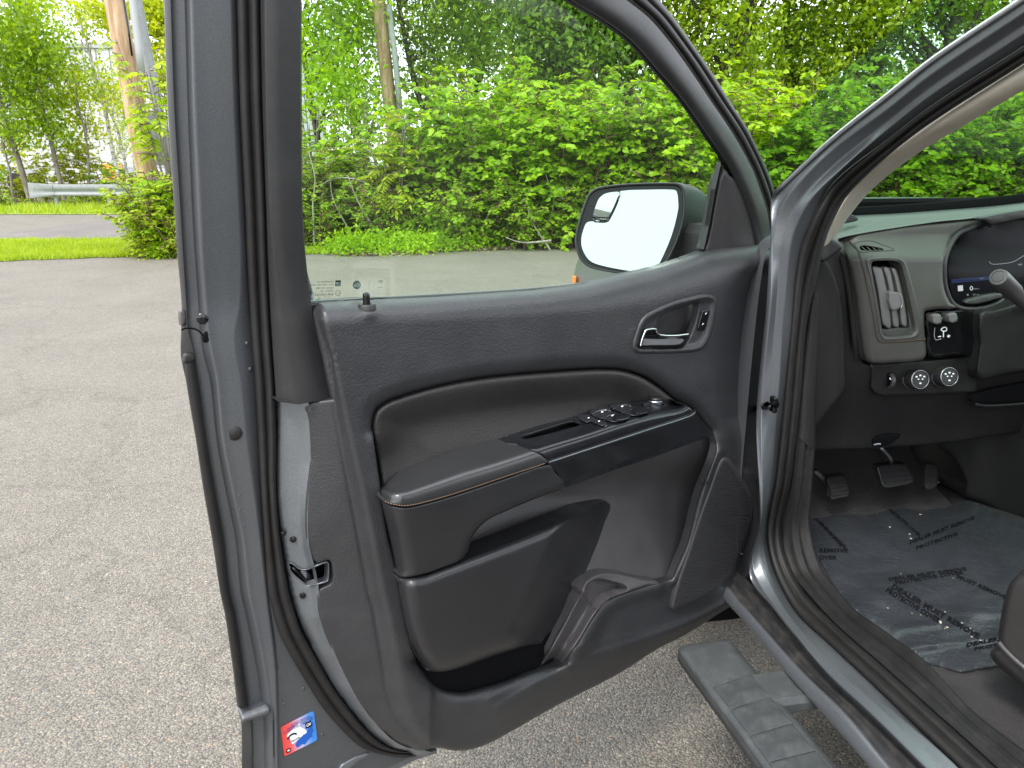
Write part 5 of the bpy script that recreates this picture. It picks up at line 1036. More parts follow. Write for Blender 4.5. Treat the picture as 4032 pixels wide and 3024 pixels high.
def pebble(P, r, seed, flatn=.5):
    rg = np.random.default_rng(seed); V = []; 
    for i in range(3):
        for j in range(6):
            a = j*math.pi/3 + i*.5; e = (-.6, .15, .8)[i]; V.append(P + np.array([math.cos(a)*math.cos(e), math.sin(a)*math.cos(e), math.sin(e)*flatn]) * r * (.75+.5*rg.random()))
    F = [(i*6+j, i*6+(j+1)%6, (i+1)*6+(j+1)%6, (i+1)*6+j) for i in range(2) for j in range(6)] + [tuple(range(12,18)), tuple(range(6))[::-1]]
    return np.array(V), F
chips = [(1550,512,9),(1608,552,5),(1590,560,3.5),(1725,518,4),(1790,560,3),(1870,655,4),(1140,400,4),(1800,628,4),(1590,430,3.5),(1330,440,2.5),(1240,128,2.5),(1655,165,2.5),(1400,455,2.5)]
for i, (x, y, r) in enumerate(chips):
    q = Z4(x, y); P = FZ.at([q], wfilm(np.array([q[0]]), np.array([q[1]])) + .003)[0]; V, F = pebble(P, r*.00062, i)
    mk('stone_chip', V, F, M['chip'], None, group='stone chips scattered on the floor film', cat='stone chip',
       label='largest pale stone chip lying on the printed floor film' if i == 0 else 'small pale stone chip scattered on the bluish floor film')
for i, (x, y) in enumerate(((1155,1350),(1310,1405),(1320,1440),(1395,1250))):
    q = Z3(x, y); P = FZ.at([q], wfilm(np.array([q[0]]), np.array([q[1]])) + .003)[0]; V, F = pebble(P, .0035, 40+i)
    mk('stone_chip', V, F, M['chip'], None, group='stone chips scattered on the floor film', cat='stone chip', label='small pale stone chip scattered on the bluish floor film')
# ================================================================== ground, road, verge
def groundmat(name, base, stones, scale=150.0, patch=.12, bump=.004):
    m, nt, b = newmat(name); L = nt.links; g = N(nt, 'ShaderNodeNewGeometry')
    v = N(nt, 'ShaderNodeTexVoronoi', i_Scale=scale); n0 = N(nt, 'ShaderNodeTexNoise', i_Scale=scale*.5, i_Detail=2.0); L.new(g.outputs['Position'], n0.inputs['Vector'])
    mv = N(nt, 'ShaderNodeMixRGB', blend_type='ADD'); mv.inputs[0].default_value = .006; L.new(g.outputs['Position'], mv.inputs[1]); L.new(n0.outputs[1], mv.inputs[2]); L.new(mv.outputs[0], v.inputs['Vector'])
    sx = N(nt, 'ShaderNodeSeparateColor'); L.new(v.outputs['Color'], sx.inputs[0])
    c1 = ramp(nt, sx.outputs[0], stones)
    big = N(nt, 'ShaderNodeTexNoise', i_Scale=1.1, i_Detail=7.0, i_Roughness=.6); L.new(g.outputs['Position'], big.inputs['Vector'])
    edge = ramp(nt, v.outputs['Distance'], [(.0, (1,1,1)), (.45, (.92,)*3), (.75, (.45,)*3)])
    mul = N(nt, 'ShaderNodeMixRGB', blend_type='MULTIPLY'); mul.inputs[0].default_value = 1; L.new(c1, mul.inputs[1]); L.new(edge, mul.inputs[2])
    md = N(nt, 'ShaderNodeTexNoise', i_Scale=14.0, i_Detail=9.0, i_Roughness=.75); L.new(g.outputs['Position'], md.inputs['Vector']); av = N(nt, 'ShaderNodeMixRGB'); av.inputs[0].default_value = .55; L.new(big.outputs[0], av.inputs[1]); L.new(md.outputs[0], av.inputs[2])
    pt = ramp(nt, av.outputs[0], [(.32, (1.02-patch*2,1.0-patch*2,.97-patch*2)), (.68, (1+patch*1.6,1+patch*1.5,.97+patch*1.4))])
    m2 = N(nt, 'ShaderNodeMixRGB', blend_type='MULTIPLY'); m2.inputs[0].default_value = 1; L.new(mul.outputs[0], m2.inputs[1]); L.new(pt, m2.inputs[2])
    # dark stains and short cracks
    st = N(nt, 'ShaderNodeTexNoise', i_Scale=2.6, i_Detail=6.0, i_Roughness=.7, i_Distortion=.6); L.new(g.outputs['Position'], st.inputs['Vector'])
    sf = ramp(nt, st.outputs[0], [(.68, (1,1,1)), (.78, (.82,.81,.80))])
    m3 = N(nt, 'ShaderNodeMixRGB', blend_type='MULTIPLY'); m3.inputs[0].default_value = 1; L.new(m2.outputs[0], m3.inputs[1]); L.new(sf, m3.inputs[2])
    ck = N(nt, 'ShaderNodeTexVoronoi', feature='DISTANCE_TO_EDGE', i_Scale=.42); dn = N(nt, 'ShaderNodeTexNoise', i_Scale=1.7, i_Detail=8.0, i_Roughness=.7); L.new(g.outputs['Position'], dn.inputs['Vector'])
    dm = N(nt, 'ShaderNodeMixRGB', blend_type='ADD'); dm.inputs[0].default_value = .9; L.new(g.outputs['Position'], dm.inputs[1]); L.new(dn.outputs[1], dm.inputs[2]); L.new(dm.outputs[0], ck.inputs['Vector'])
    cf_ = ramp(nt, ck.outputs['Distance'], [(0, (.75,.74,.73)), (.006, (.9,.9,.89)), (.016, (1,1,1))])
    m4 = N(nt, 'ShaderNodeMixRGB', blend_type='MULTIPLY'); m4.inputs[0].default_value = .8; L.new(m3.outputs[0], m4.inputs[1]); L.new(cf_, m4.inputs[2]); m3 = m4
    L.new(m3.outputs[0], b.inputs['Base Color']); b.inputs['Roughness'].default_value = .82
    inv = ramp(nt, v.outputs['Distance'], [(0, (1,1,1)), (.7, (0,0,0))]); bp = N(nt, 'ShaderNodeBump', i_Strength=.9, i_Distance=bump); L.new(inv, bp.inputs['Height']); L.new(bp.outputs[0], b.inputs['Normal'])
    return m
b_ = (.21,.195,.175)
M['asphalt'] = groundmat('worn_asphalt', b_, [(0,(.12,.112,.102)),(.22,(.172,.159,.140)),(.45,(.213,.196,.171)),(.68,(.193,.182,.164)),(.86,(.24,.219,.183)),(.97,(.32,.29,.245)),(1,(.32,.21,.14))], 150.0)
M['road'] = groundmat('road_asphalt', b_, [(0,(.13,.115,.115)),(.5,(.17,.155,.152)),(1,(.22,.20,.195))], 60.0, .2)
def noisy(name, stops, scale, rough=.9, bump=.02):
    m, nt, b = newmat(name); L = nt.links; g = N(nt, 'ShaderNodeNewGeometry'); n = N(nt, 'ShaderNodeTexNoise', i_Scale=scale, i_Detail=8.0, i_Roughness=.7); L.new(g.outputs['Position'], n.inputs['Vector'])
    L.new(ramp(nt, n.outputs[0], stops), b.inputs['Base Color']); b.inputs['Roughness'].default_value = rough
    bp = N(nt, 'ShaderNodeBump', i_Strength=1.0, i_Distance=bump); L.new(n.outputs[0], bp.inputs['Height']); L.new(bp.outputs[0], b.inputs['Normal']); return m
M['grassb'] = noisy('grass_ground', [(.3,(.12,.18,.015)),(.55,(.21,.29,.025)),(.75,(.29,.33,.045))], 5.0)
M['soil'] = noisy('woodland_soil', [(.3,(.035,.03,.02)),(.55,(.09,.07,.045)),(.75,(.14,.11,.07))], 6.0)
M['litter'] = noisy('leaf_litter', [(.3,(.10,.075,.05)),(.55,(.22,.17,.12)),(.75,(.30,.24,.17))], 22.0)
def sheet(name, pts, z, mat):
    V = [(p[0], p[1], z) for p in pts]; return mk(name, V, [tuple(range(len(V)))], mat, None, smooth=False, kind='structure')
sheet('parking_lot', [(-400,-400),(400,-400),(400,600),(-400,600)], 0, M['asphalt'])
G0 = FLOOR(0)
edge_px = crom([(-900,1052),(-300,1040),(0,1031),(250,1020),(480,1014),(693,1009),(950,1005),(1215,1001),(1400,1006),(1600,1003),(1760,990),(1900,986),(2100,975),(2260,966),(2500,962),(2900,965),(3400,975),(4100,985),(5200,1010)], 6)
E = G0.at(edge_px, 0); E[:, 1] += .05*np.sin(E[:, 0]*5.1) + .04*np.sin(E[:, 0]*13.7) + .03*np.sin(E[:, 0]*31)
left = E[E[:, 0] < -3.2]; right = E[E[:, 0] >= -3.25]
def two(name, A_, B_, z, mat):
    V = np.concatenate([np.c_[A_[:, :2], np.full(len(A_), z)], np.c_[B_[:, :2], np.full(len(B_), z)]]); n = len(A_)
    return mk(name, V, [(i, i+1, n+i+1, n+i) for i in range(n-1)], mat, None, smooth=False, kind='structure')
road_n = left.copy(); road_n[:, 1] = 16.6 + (road_n[:, 0]+5)*-.03 + .03*np.sin(road_n[:, 0]*9); two('grass_verge', left, road_n, .010, M['grassb'])
rf = road_n.copy(); rf[:, 1] = 24.9; rn2 = road_n.copy()
rn2 = np.concatenate([rn2, [[4, 16.4, 0]]]); rf2 = np.concatenate([rf, [[4, 24.9, 0]]]); two('road', rn2, rf2, .005, M['road'])
a_ = np.array([[-60, 24.8, 0], [4, 24.8, 0]]); b2 = np.array([[-60, 31, 0], [4, 31, 0]]); two('far_verge', a_, b2, .014, M['grassb'])
a_ = np.array([[-80, 31, 0], [8, 31, 0]]); b2 = np.array([[-80, 44, 0], [8, 44, 0]]); two('woodland_floor', a_, b2, .018, M['soil'])
lr = right.copy(); lr[:, 1] += 1.0; two('litter_strip', right, lr, .010, M['litter'])
sr = right.copy(); sr[:, 1] = 40; two('woodland_ground', lr, sr, .012, M['soil'])
# ------------------------------------------------------------------ foliage builders
BIG = (np.array([(.5,0,0),(0,0,0),(.12,.34,.05),(.5,.37,.06),(1,0,-.12),(.5,-.37,.06),(.12,-.34,.05)]), np.array([(0,1,2),(0,2,3),(0,3,4),(0,4,5),(0,5,6),(0,6,1)]))
SML = (np.array([(0,0,0),(.45,.30,.05),(1,0,-.06),(.45,-.30,.05)]), np.array([(0,1,2),(0,2,3)]))
NAR = (np.array([(0,0,0),(.4,.19,.02),(1,0,-.08),(.4,-.19,.02)]), np.array([(0,1,2),(0,2,3)]))
def leaf_vf(P, D, Nn, size, shape):
    D = D / (np.linalg.norm(D, axis=1)[:, None] + 1e-9); Vv = np.cross(Nn, D); Vv /= (np.linalg.norm(Vv, axis=1)[:, None] + 1e-9); W = np.cross(D, Vv)
    T, F = shape; s = size[:, None, None]
    X = P[:, None] + s * (T[None, :, 0, None]*D[:, None] + T[None, :, 1, None]*Vv[:, None] + T[None, :, 2, None]*W[:, None])
    n = len(P); Fo = (F[None] + (np.arange(n)*len(T))[:, None, None]).reshape(-1, 3)
    return X.reshape(-1, 3), Fo
def leafmesh(name, P, D, Nn, size, shape, mat, parent, **kw):
    V, F = leaf_vf(P, D, Nn, size, shape); return mk(name, V, F, mat, parent, smooth=False, **kw)
def rdir(n, up=.5, rng=RNG):
    d = rng.normal(size=(n, 3)); d /= np.linalg.norm(d, axis=1)[:, None]; d[:, 2] += up; return d / np.linalg.norm(d, axis=1)[:, None]
def frond_pts(base, d, Ln, npair, droop, rng):
    """leaflets of one compound leaf"""
    t = np.linspace(.12, 1, npair); P = base + d * (t * Ln)[:, None]; P[:, 2] -= droop * Ln * t * t
    tan = np.gradient(P, axis=0); tan /= np.linalg.norm(tan, axis=1)[:, None]; side = np.cross(tan, [0, 0, 1.]); side /= (np.linalg.norm(side, axis=1)[:, None] + 1e-9)
    Pl, Dl = [], []
    for s in (-1, 1):
        dd = side*s + tan*.35; dd[:, 2] -= .35; Pl.append(P); Dl.append(dd)
    Pl.append(P[-1:]); Dl.append(tan[-1:])
    sz = np.concatenate([Ln*.32*np.sin(t*2.6+.35)]*2 + [[Ln*.24]])
    return np.concatenate(Pl), np.concatenate(Dl), np.maximum(sz, .03)
M['lf_knot'] = leafmat('broad_leaf_green', [(.12,.22,.010),(.21,.38,.014),(.32,.51,.020),(.45,.62,.03)], .55, .42)
M['lf_mid'] = leafmat('mid_leaf_green', [(.09,.17,.010),(.18,.30,.015),(.28,.42,.022),(.40,.52,.035)], .45)
M['lf_dark'] = leafmat('dark_leaf_green', [(.05,.11,.014),(.10,.20,.020),(.17,.30,.025),(.26,.40,.03)], .4)
M['lf_yel'] = leafmat('yellow_green_leaf', [(.13,.18,.008),(.26,.34,.012),(.40,.47,.02),(.54,.57,.03)], .5)
M['lf_bush'] = leafmat('lime_bush_leaf', [(.13,.22,.010),(.25,.38,.015),(.38,.52,.025),(.50,.60,.04)], .55)
M['lf_olive'] = leafmat('olive_leaf', [(.06,.12,.010),(.125,.23,.014),(.21,.34,.02),(.32,.45,.03)], .45)
M['lf_grass'] = leafmat('grass_blade', [(.14,.22,.015),(.24,.35,.025),(.34,.44,.035),(.42,.48,.06)], .35)
M['stem'] = bark('reddish_stem', (.10,.06,.035), (.20,.14,.08), 20, .3, .002)
M['bark_d'] = bark('dark_bark', (.035,.028,.022), (.10,.085,.07)); M['bark_g'] = bark('grey_bark', (.13,.11,.09), (.25,.22,.19)); M['bark_w'] = bark('birch_bark', (.16,.15,.14), (.62,.6,.57), 9, 1.6, .004)
M['deadwood'] = bark('dead_branch', (.22,.2,.17), (.38,.35,.31), 20, .3, .002)
def stems_vf(Ls, r0=.014, seg=5):
    return merge([tube_vf(P, np.linspace(r0, r0*.4, len(P)), seg, False) for P in Ls])
def shrub(name, x, y, h, r, label, mat='lf_knot', leaf=.135, n_stem=13, n_br=9, n_lf=9, shape=BIG, low=.28, group=None, seed=0, up=1.0, stem_r=.013, cat='shrub'):
    rng = np.random.default_rng(seed + int(x*131) % 9999); root = empty(name, (x, y, .01), label, cat, group); Ls = []; P, D, Nn, S = [], [], [], []
    for k in range(n_stem):
        a = rng.uniform(0, 2*math.pi); rr_ = rng.uniform(0, r*.45); b = np.array([x + rr_*math.cos(a), y + rr_*math.sin(a)*.7, 0.0]); hh = h*rng.uniform(.55, 1.16); ln = rng.uniform(.3, 1)*r
        a2 = a + rng.uniform(-.6, .6); t = np.linspace(0, 1, 8)
        Q = b + np.stack([np.cos(a2)*ln*t**2.0, np.sin(a2)*ln*.8*t**2.0, hh*(t - .10*t**3)], 1); Ls.append(Q)
        for j in range(n_br):
            tt = low + (1-low)*(j+rng.random())/n_br; p0 = np.array([np.interp(tt, t, Q[:, q]) for q in range(3)]); az = rng.uniform(0, 2*math.pi); L = rng.uniform(.35, .75)*(1.15-.55*tt)*min(1.2, h/2.4)
            dv = np.array([math.cos(az), math.sin(az), rng.uniform(.05, .6)]); s = np.linspace(0, 1, 4)
            B = p0 + dv*(L*s)[:, None]; B[:, 2] -= .35*L*s**2; Ls.append(B)
            nn = max(3, int(n_lf*rng.uniform(.7, 1.3))); u = np.linspace(.15, 1, nn); Pb = np.stack([np.interp(u, s, B[:, q]) for q in range(3)], 1)
            side = np.cross(dv, [0, 0, 1.]); side /= np.linalg.norm(side); sg = np.where(np.arange(nn) % 2, 1, -1)[:, None]
            dl = side*sg + dv*rng.uniform(.2, .9) + rng.normal(size=(nn, 3))*.25; dl[:, 2] -= .35
            nl = np.array([0, 0, 1.])*up + rng.normal(size=(nn, 3))*.45 + np.array([0, -.55, 0])
            P.append(Pb + rng.normal(size=(nn, 3))*.02); D.append(dl); Nn.append(nl); S.append(leaf*rng.uniform(.65, 1.2, nn)*(1 - .25*u))
    leafmesh('foliage', np.concatenate(P), np.concatenate(D), np.concatenate(Nn), np.concatenate(S), shape, M[mat], root)
    V, F = stems_vf(Ls, stem_r); mk('stem', V, F, M['stem'], root)
    return root
def frond_plant(name, x, y, h, r, label, mat='lf_yel', n=60, Ln=.5, seed=3, base_h=.3, cat='shrub', lean=(0, 0), flat_=.8, group=None, pairs=9, squash=1.0):
    rng = np.random.default_rng(seed); root = empty(name, (x, y, .01), label, cat, group); Ls = []; P, D, S = [], [], []
    ns = max(5, n//7)
    for k in range(ns):
        a = rng.uniform(0, 2*math.pi); ln = r*rng.uniform(.1, .85); hh = h*rng.uniform(.55, 1.0) if squash == 1.0 else h*math.sqrt(max(.15, 1-(ln/r)**2))*rng.uniform(.8, 1); t = np.linspace(0, 1, 7)
        Q = np.array([x, y, 0]) + np.stack([np.cos(a)*ln*t**1.5 + lean[0]*t, np.sin(a)*ln*.8*t**1.5 + lean[1]*t, hh*t], 1); Ls.append(Q)
        m = n//ns + 1
        for j in range(m):
            tt = base_h + (1-base_h)*(j+.5*rng.random())/m; b = np.array([np.interp(tt, t, Q[:, q]) for q in range(3)]); az = rng.uniform(0, 2*math.pi)
            d = np.array([math.cos(az), math.sin(az), rng.uniform(.1, .7)]); d /= np.linalg.norm(d); p_, d_, s_ = frond_pts(b, d, Ln*rng.uniform(.7, 1.25), pairs, rng.uniform(.3, .8), rng); P.append(p_); D.append(d_); S.append(s_); Ls.append(np.array([b, b + d*Ln*.5 - [0, 0, .08*Ln]]))
    P = np.concatenate(P); D = np.concatenate(D); S = np.concatenate(S)
    leafmesh('foliage', P, D, np.array([0, -.3, 1.]) + rng.normal(size=P.shape)*.3, S, NAR if pairs > 6 else SML, M[mat], root)
    V, F = stems_vf(Ls, .018); mk('stem', V, F, M['bark_g'], root); return root
def tree(name, trunk, rad, clumps, label, mat='lf_mid', bk='bark_d', leaf=.085, per=110, cr=.42, seed=1, cat='tree', group=None, shape=SML, twig=.02, extra_limbs=()):
    """trunk: 3-D points; clumps: (n,3) cluster centres"""
    rng = np.random.default_rng(seed); trunk = np.asarray(trunk, float); root = empty(name, tuple(trunk[0]), label, cat, group)
    T = crom3(trunk, 5); R = np.interp(np.linspace(0, 1, len(T)), [0, .06, 1], [rad*1.35, rad, rad*.35]); L = [tube_vf(T, R, 10)]
    for e in extra_limbs:
        e = crom3(np.asarray(e, float), 4); L.append(tube_vf(e, np.linspace(rad*.5, rad*.15, len(e)), 7))
    V, F = merge(L); mk('trunk', V, F, M[bk], root)
    clumps = np.asarray(clumps, float); n = len(clumps)
    P = (clumps[:, None] + rng.normal(size=(n, per, 3))*cr*np.array([1, 1, .62])*rng.uniform(.6, 1.3, (n, 1, 1))).reshape(-1, 3)
    d = rdir(len(P), -.25, rng); nn = rdir(len(P), .9, rng)
    leafmesh('crown', P, d, nn, leaf*rng.uniform(.6, 1.3, len(P)), shape, M[mat], root)
    B = []
    for c in clumps:
        i = np.argmin(np.linalg.norm(T - (c - [0, 0, .6]), axis=1) + np.where(T[:, 2] > c[2], 1.5, 0)); a = T[i]; m_ = (a + c)/2 + rng.normal(size=3)*.18; B.append(tube_vf(crom3([a, m_, c], 3), np.linspace(max(twig, R[i]*.3), twig*.35, 7), 4, False))
    V, F = merge(B); mk('branches', V, F, M[bk], root); return root
def cl_px(boxes, n, seed=0):
    """clump centres given as picture-side ellipses (cx, cy, rx, ry, Y, depth)"""
    rng = np.random.default_rng(seed); o = []; tot = sum(b[2]*b[3] for b in boxes)
    for cx, cy, rx, ry, Y, dp in boxes:
        for k in range(max(2, int(n*rx*ry/tot))):
            a = rng.uniform(0, 2*math.pi); q = math.sqrt(rng.random()); y = Y + rng.uniform(-dp, dp); o.append(YP(y).p1(cx + rx*q*math.cos(a), cy + ry*q*math.sin(a)))
    return o
def px3(pts, Y): return [YP(Y).p1(*p) for p in pts]
def to_ground(P):
    P = [np.array(p) for p in P]
    if P[0][2] > .05: d = P[0]-P[1]; P.insert(0, P[0] + d/abs(d[2]) * P[0][2] if abs(d[2]) > .01 else P[0]*[1,1,0])
    return P
# ------------------------------------------------------------------ left background
# utility pole by the sumac bush
def pole(name, c, Y, r0, r1, mat, label, cat, band=None, group=None):
    P = to_ground(px3(c, Y)); P[-1] = P[-1] + (P[-1]-P[-2])*.0; T = np.array(P); top = T[-1] + (T[-1]-T[-2])/np.linalg.norm(T[-1]-T[-2])*3.2; T = np.vstack([T, top])
    root = empty(name, T[0], label, cat, group); T2 = crom3(T, 4); V, F = tube_vf(T2, np.linspace(r0, r1, len(T2)), 18); mk('shaft', V, F, mat, root, auto=50); return root, T
M['polewood'] = bark('weathered_pole_wood', (.30,.19,.11), (.56,.40,.25), 10, .12, .004); M['galv'] = noisy('galvanised_steel', [(.3,(.20,.215,.23)),(.7,(.30,.315,.325))], 9.0, .5, .001)
M['pvc'] = flat('pale_conduit', (.36,.37,.38), .6)
up, T = pole('utility_pole', [(574,653),(451,0)], 14.5, .185, .165, M['polewood'], 'tan wooden utility pole with a grey conduit at the left, beside the yellow-green sumac', 'utility pole')
c_ = px3([(560,300),(545,190),(521,0)], 14.35); c_.append(c_[-1] + (c_[-1]-c_[-2])*.9)
tube('conduit', c_, .062, M['pvc'], up, 12); c_ = px3([(520,220),(507,120),(487,0)], 14.28); c_.append(c_[-1] + (c_[-1]-c_[-2])*.9); tube('cable', c_, .018, M['frit'], up, 6)
mp, T = pole('steel_pole', [(668,660),(610,365)], 15.2, .10, .09, M['galv'], 'pale steel pole standing just right of the tan wooden pole, partly behind leaves', 'metal pole')
cab = px3([(602,440),(622,650)], 15.0); mid_ = (cab[0]+cab[1])/2
box('meter_box', mid_, (.10,0,0), (0,.08,0), (cab[0]-cab[1])/2, M['galv'], mp, .01)
up2, T = pole('utility_pole', [(1560,640),(1490,0)], 19.5, .17, .15, M['polewood'], 'brown utility pole seen through the door glass among the trees', 'utility pole')
c_ = px3([(1592,640),(1560,260),(1530,20)], 19.3); tube('conduit', c_, .07, M['pvc'], up2, 10)
# guardrail across the road
gY = 28.4; zt, zb = .83, .42; x0, x1 = YP(gY).p1(210,755)[0], YP(gY).p1(560,755)[0]
gr = empty('guardrail', (x0, gY, 0), 'galvanised steel guardrail with blunt end section beyond the road', 'guardrail')
prof = [(0,zb),(-.05,zb+.05),(0,zb+.11),(.03,zb+.16),(0,zb+.21),(-.05,zb+.27),(0,zt)]
V = [(x, gY + p[0], p[1]) for x in (x0, x1) for p in prof]; n = len(prof); F = [(i, i+1, n+i+1, n+i) for i in range(n-1)]
V += [(x, gY + p[0] + .012, p[1]) for x in (x0, x1) for p in prof]; F += [(2*n+i, 2*n+n+i, 2*n+n+i+1, 2*n+i+1) for i in range(n-1)]
mk('rail_beam', V, F, M['galv'], gr, smooth=True)
V = []; 
for f, bulge, dz in ((0,0,0),(.35,-.04,.02),(.7,-.10,.04),(.95,-.08,.05),(1.0,.02,.04)):
    for p in prof: V.append((x0 + .02 - .88*f, gY + p[0]*(1-f) + bulge - .02, (p[1]-.62)*(1+.35*f)+.62))
F = [(k*n+i, k*n+i+1, (k+1)*n+i+1, (k+1)*n+i) for k in range(4) for i in range(n-1)]; mk('rail_end', V, F, M['galv'], gr)
for q in (0, 1.9, 3.8): box('rail_post', np.array([x0+.0+q, gY+.12, .36]), (.05,0,0), (0,.06,0), (0,0,.38), M['galv'], gr, .006)
# warehouse and trailer far behind
M['clad'] = plastic('white_cladding', (.46,.47,.46), .6); M['clad2'] = plastic('grey_cladding', (.33,.34,.35), .6)
wh = empty('warehouse', (-30, 62, 0), 'large pale metal-clad warehouse far behind the trees on the left', 'building')
box('wall', (-34, 68, 4.9), (17,0,0), (0,6,0), (0,0,4.9), M['clad'], wh, .02); box('roof_edge', (-34, 68, 9.9), (17.2,0,0), (0,6.2,0), (0,0,.18), M['clad2'], wh, .02)
for i in range(34): box('cladding_panel', (-50.5 + i*1.0, 61.95, 6.2), (.44,0,0), (0,.04,0), (0,0,3.5), M['clad'], wh, .015)
for x in (-46,-38,-30,-24): box('dock_door', (x, 61.93, 1.6), (1.5,0,0), (0,.06,0), (0,0,1.6), M['clad2'], wh, .02)
for x in (-43,-34,-28.3): box('wall_vent', (x, 61.9, 4.4), (.7,0,0), (0,.06,0), (0,0,.3), M['black'], wh, .02)
bt = empty('box_trailer', (-25, 47, 0), 'white box trailer parked behind the guardrail trees on the left', 'trailer')
box('trailer_body', (-25.2, 47, 2.6), (4.6,0,0), (0,1.2,0), (0,0,1.35), M['clad'], bt, .04); box('trailer_skirt', (-22.9, 45.75, 1.05), (.6,0,0), (0,.05,0), (0,0,.45), flat('orange_panel', (.6,.32,.03), .5), bt, .01)
for x in (-28.6,-27.5,-22.0):
    lathe('wheel', (x, 45.9, .5), (0,-1,0), [(.5,-.15),(.5,.1),(.3,.12),(.0001,.1)], M['rubber'], bt, 18)
# trees across the road, left to right
def LT(name_, tr, rad, boxes, ncl, label, **kw):
    Y = kw.pop('Y', 30.5); P = to_ground(px3(tr, Y)); kw['leaf'] = kw['leaf']*1.35; tree(name_, P, rad, cl_px(boxes, int(ncl*1.5), kw.get('seed', 1)), label, **kw)
LT('maple_tree', [(129,819),(99,716),(66,610),(27,497),(5,424),(-20,250),(-40,60),(-50,-120)], .12, [(20,200,170,200,30.5,2),(60,420,120,120,30.3,1.5)], 46, 'leaning maple with a bare grey trunk at the far left behind the guardrail end', mat='lf_olive', bk='bark_g', leaf=.13, per=95, cr=.55, seed=11)
LT('maple_tree', [(242,733),(219,637),(192,517),(166,411),(139,219),(109,119),(95,-40)], .10, [(150,330,110,150,31,1.5),(110,120,110,120,31,1.5),(230,520,50,60,31,1)], 42, 'slim dark-trunked maple second from the left, behind the rail', mat='lf_mid', bk='bark_g', leaf=.13, per=80, cr=.5, seed=12)
LT('birch_tree', [(477,735),(438,570),(411,411),(371,279),(332,133),(292,13),(270,-90)], .085, [(330,150,90,150,30,1.2),(400,330,60,110,30,1),(270,40,60,60,30,1)], 22, 'tall white-barked birch leaning left across the pale warehouse', mat='lf_olive', bk='bark_w', leaf=.09, per=55, cr=.45, seed=13)
LT('birch_tree', [(504,723),(497,663),(464,517),(424,424),(400,340)], .075, [(430,380,60,50,30.6,1),(470,560,40,40,30.6,.8)], 12, 'shorter white birch with dark knots just left of the tan pole', mat='lf_yel', bk='bark_w', leaf=.09, per=50, cr=.4, seed=14)
LT('birch_tree', [(532,715),(525,600),(505,500),(480,440)], .06, [(480,440,40,50,29.6,1)], 8, 'thin birch right against the foot of the tan pole', mat='lf_yel', bk='bark_w', leaf=.09, per=50, cr=.4, seed=15)
LT('young_tree', [(350,700),(345,590),(325,480),(310,420),(300,330)], .05, [(300,330,60,90,32,1),(330,480,50,70,32,1),(270,560,50,40,32,1)], 20, 'thin crooked young tree between the maple and the leaning birch', mat='lf_yel', bk='bark_g', leaf=.11, per=60, cr=.45, seed=16)
LT('young_tree', [(50,760),(40,680),(20,600),(0,520)], .06, [(10,560,80,80,33,1),(-60,480,80,80,33,1)], 14, 'small yellow-green tree at the left border behind the rail end', mat='lf_yel', bk='bark_g', leaf=.12, per=70, cr=.5, seed=17)
LT('maple_tree', [(720,760),(700,500),(690,250),(680,20)], .11, [(620,70,110,110,27,1.5),(700,200,60,140,27,1.5),(600,300,60,60,27,1),(380,30,90,50,27,1)], 46, 'yellow-leaved maple overhanging the grey conduit beside the door edge', mat='lf_yel', bk='bark_d', leaf=.13, per=90, cr=.5, seed=18, Y=27)
hz = [(60,640,33,1.0,'lf_yel','low yellow-green shrub under the leaning maple'),(190,640,32,1.3,'lf_yel','yellow-green shrub behind the blunt end of the rail'),(300,660,31.5,1.5,'lf_yel','bright maple sapling clump above the middle of the rail'),
      (400,640,32,1.6,'lf_yel','golden-green shrub left of the white birches'),(500,700,31,1.0,'lf_olive','low olive shrub at the foot of the birches'),(-60,700,32,1.2,'lf_olive','olive shrub at the left border beyond the road')]
for i, (px, py, Y, h, mt, lb) in enumerate(hz):
    c = YP(Y).p1(px, py); shrub('shrub', c[0], Y, h*1.55, 1.35, lb, mat=mt, leaf=.16, n_stem=12, n_br=8, n_lf=9, low=.1, seed=70+i)
for i, (px, Y, lb) in enumerate(((20,30,'dark green undergrowth below the leaning maple trunk'),(300,30.4,'green undergrowth under the guardrail beam'),(430,30.2,'green undergrowth right of the rail post'))):
    c = YP(Y).p1(px, 800); shrub('undergrowth', c[0], Y, .75, 1.6, lb, mat='lf_mid', leaf=.11, n_stem=14, n_br=6, n_lf=9, low=.05, seed=90+i)
# near bush and sumac by the pole
c = YP(13.6).p1(640, 900)
frond_plant('sumac_bush', c[0], 13.6, 1.5, .72, 'dense yellow-green bush on the grass verge against the rear door edge', mat='lf_knot', n=260, Ln=.36, seed=21, base_h=.05, squash=.5)
shrub('shrub', c[0]-.1, 13.7, 1.45, .82, 'leafy yellow-green mass filling the middle of the bush by the rear door edge', mat='lf_bush', leaf=.095, n_stem=64, n_br=14, n_lf=14, shape=SML, low=.05, seed=25)
shrub('shrub', c[0]+.45, 13.45, .95, .75, 'small leafy weeds in the right flank of the yellow-green bush', mat='lf_bush', leaf=.07, n_stem=18, n_br=8, n_lf=10, shape=SML, low=.05, seed=22, cat='weeds')
c = YP(14.0).p1(700, 900)
frond_plant('sumac_tree', c[0], 14.0, 4.1, 1.0, 'small sumac tree whose feathery leaves hang in front of the tan pole', mat='lf_bush', n=90, Ln=.46, seed=23, base_h=.70, cat='tree')
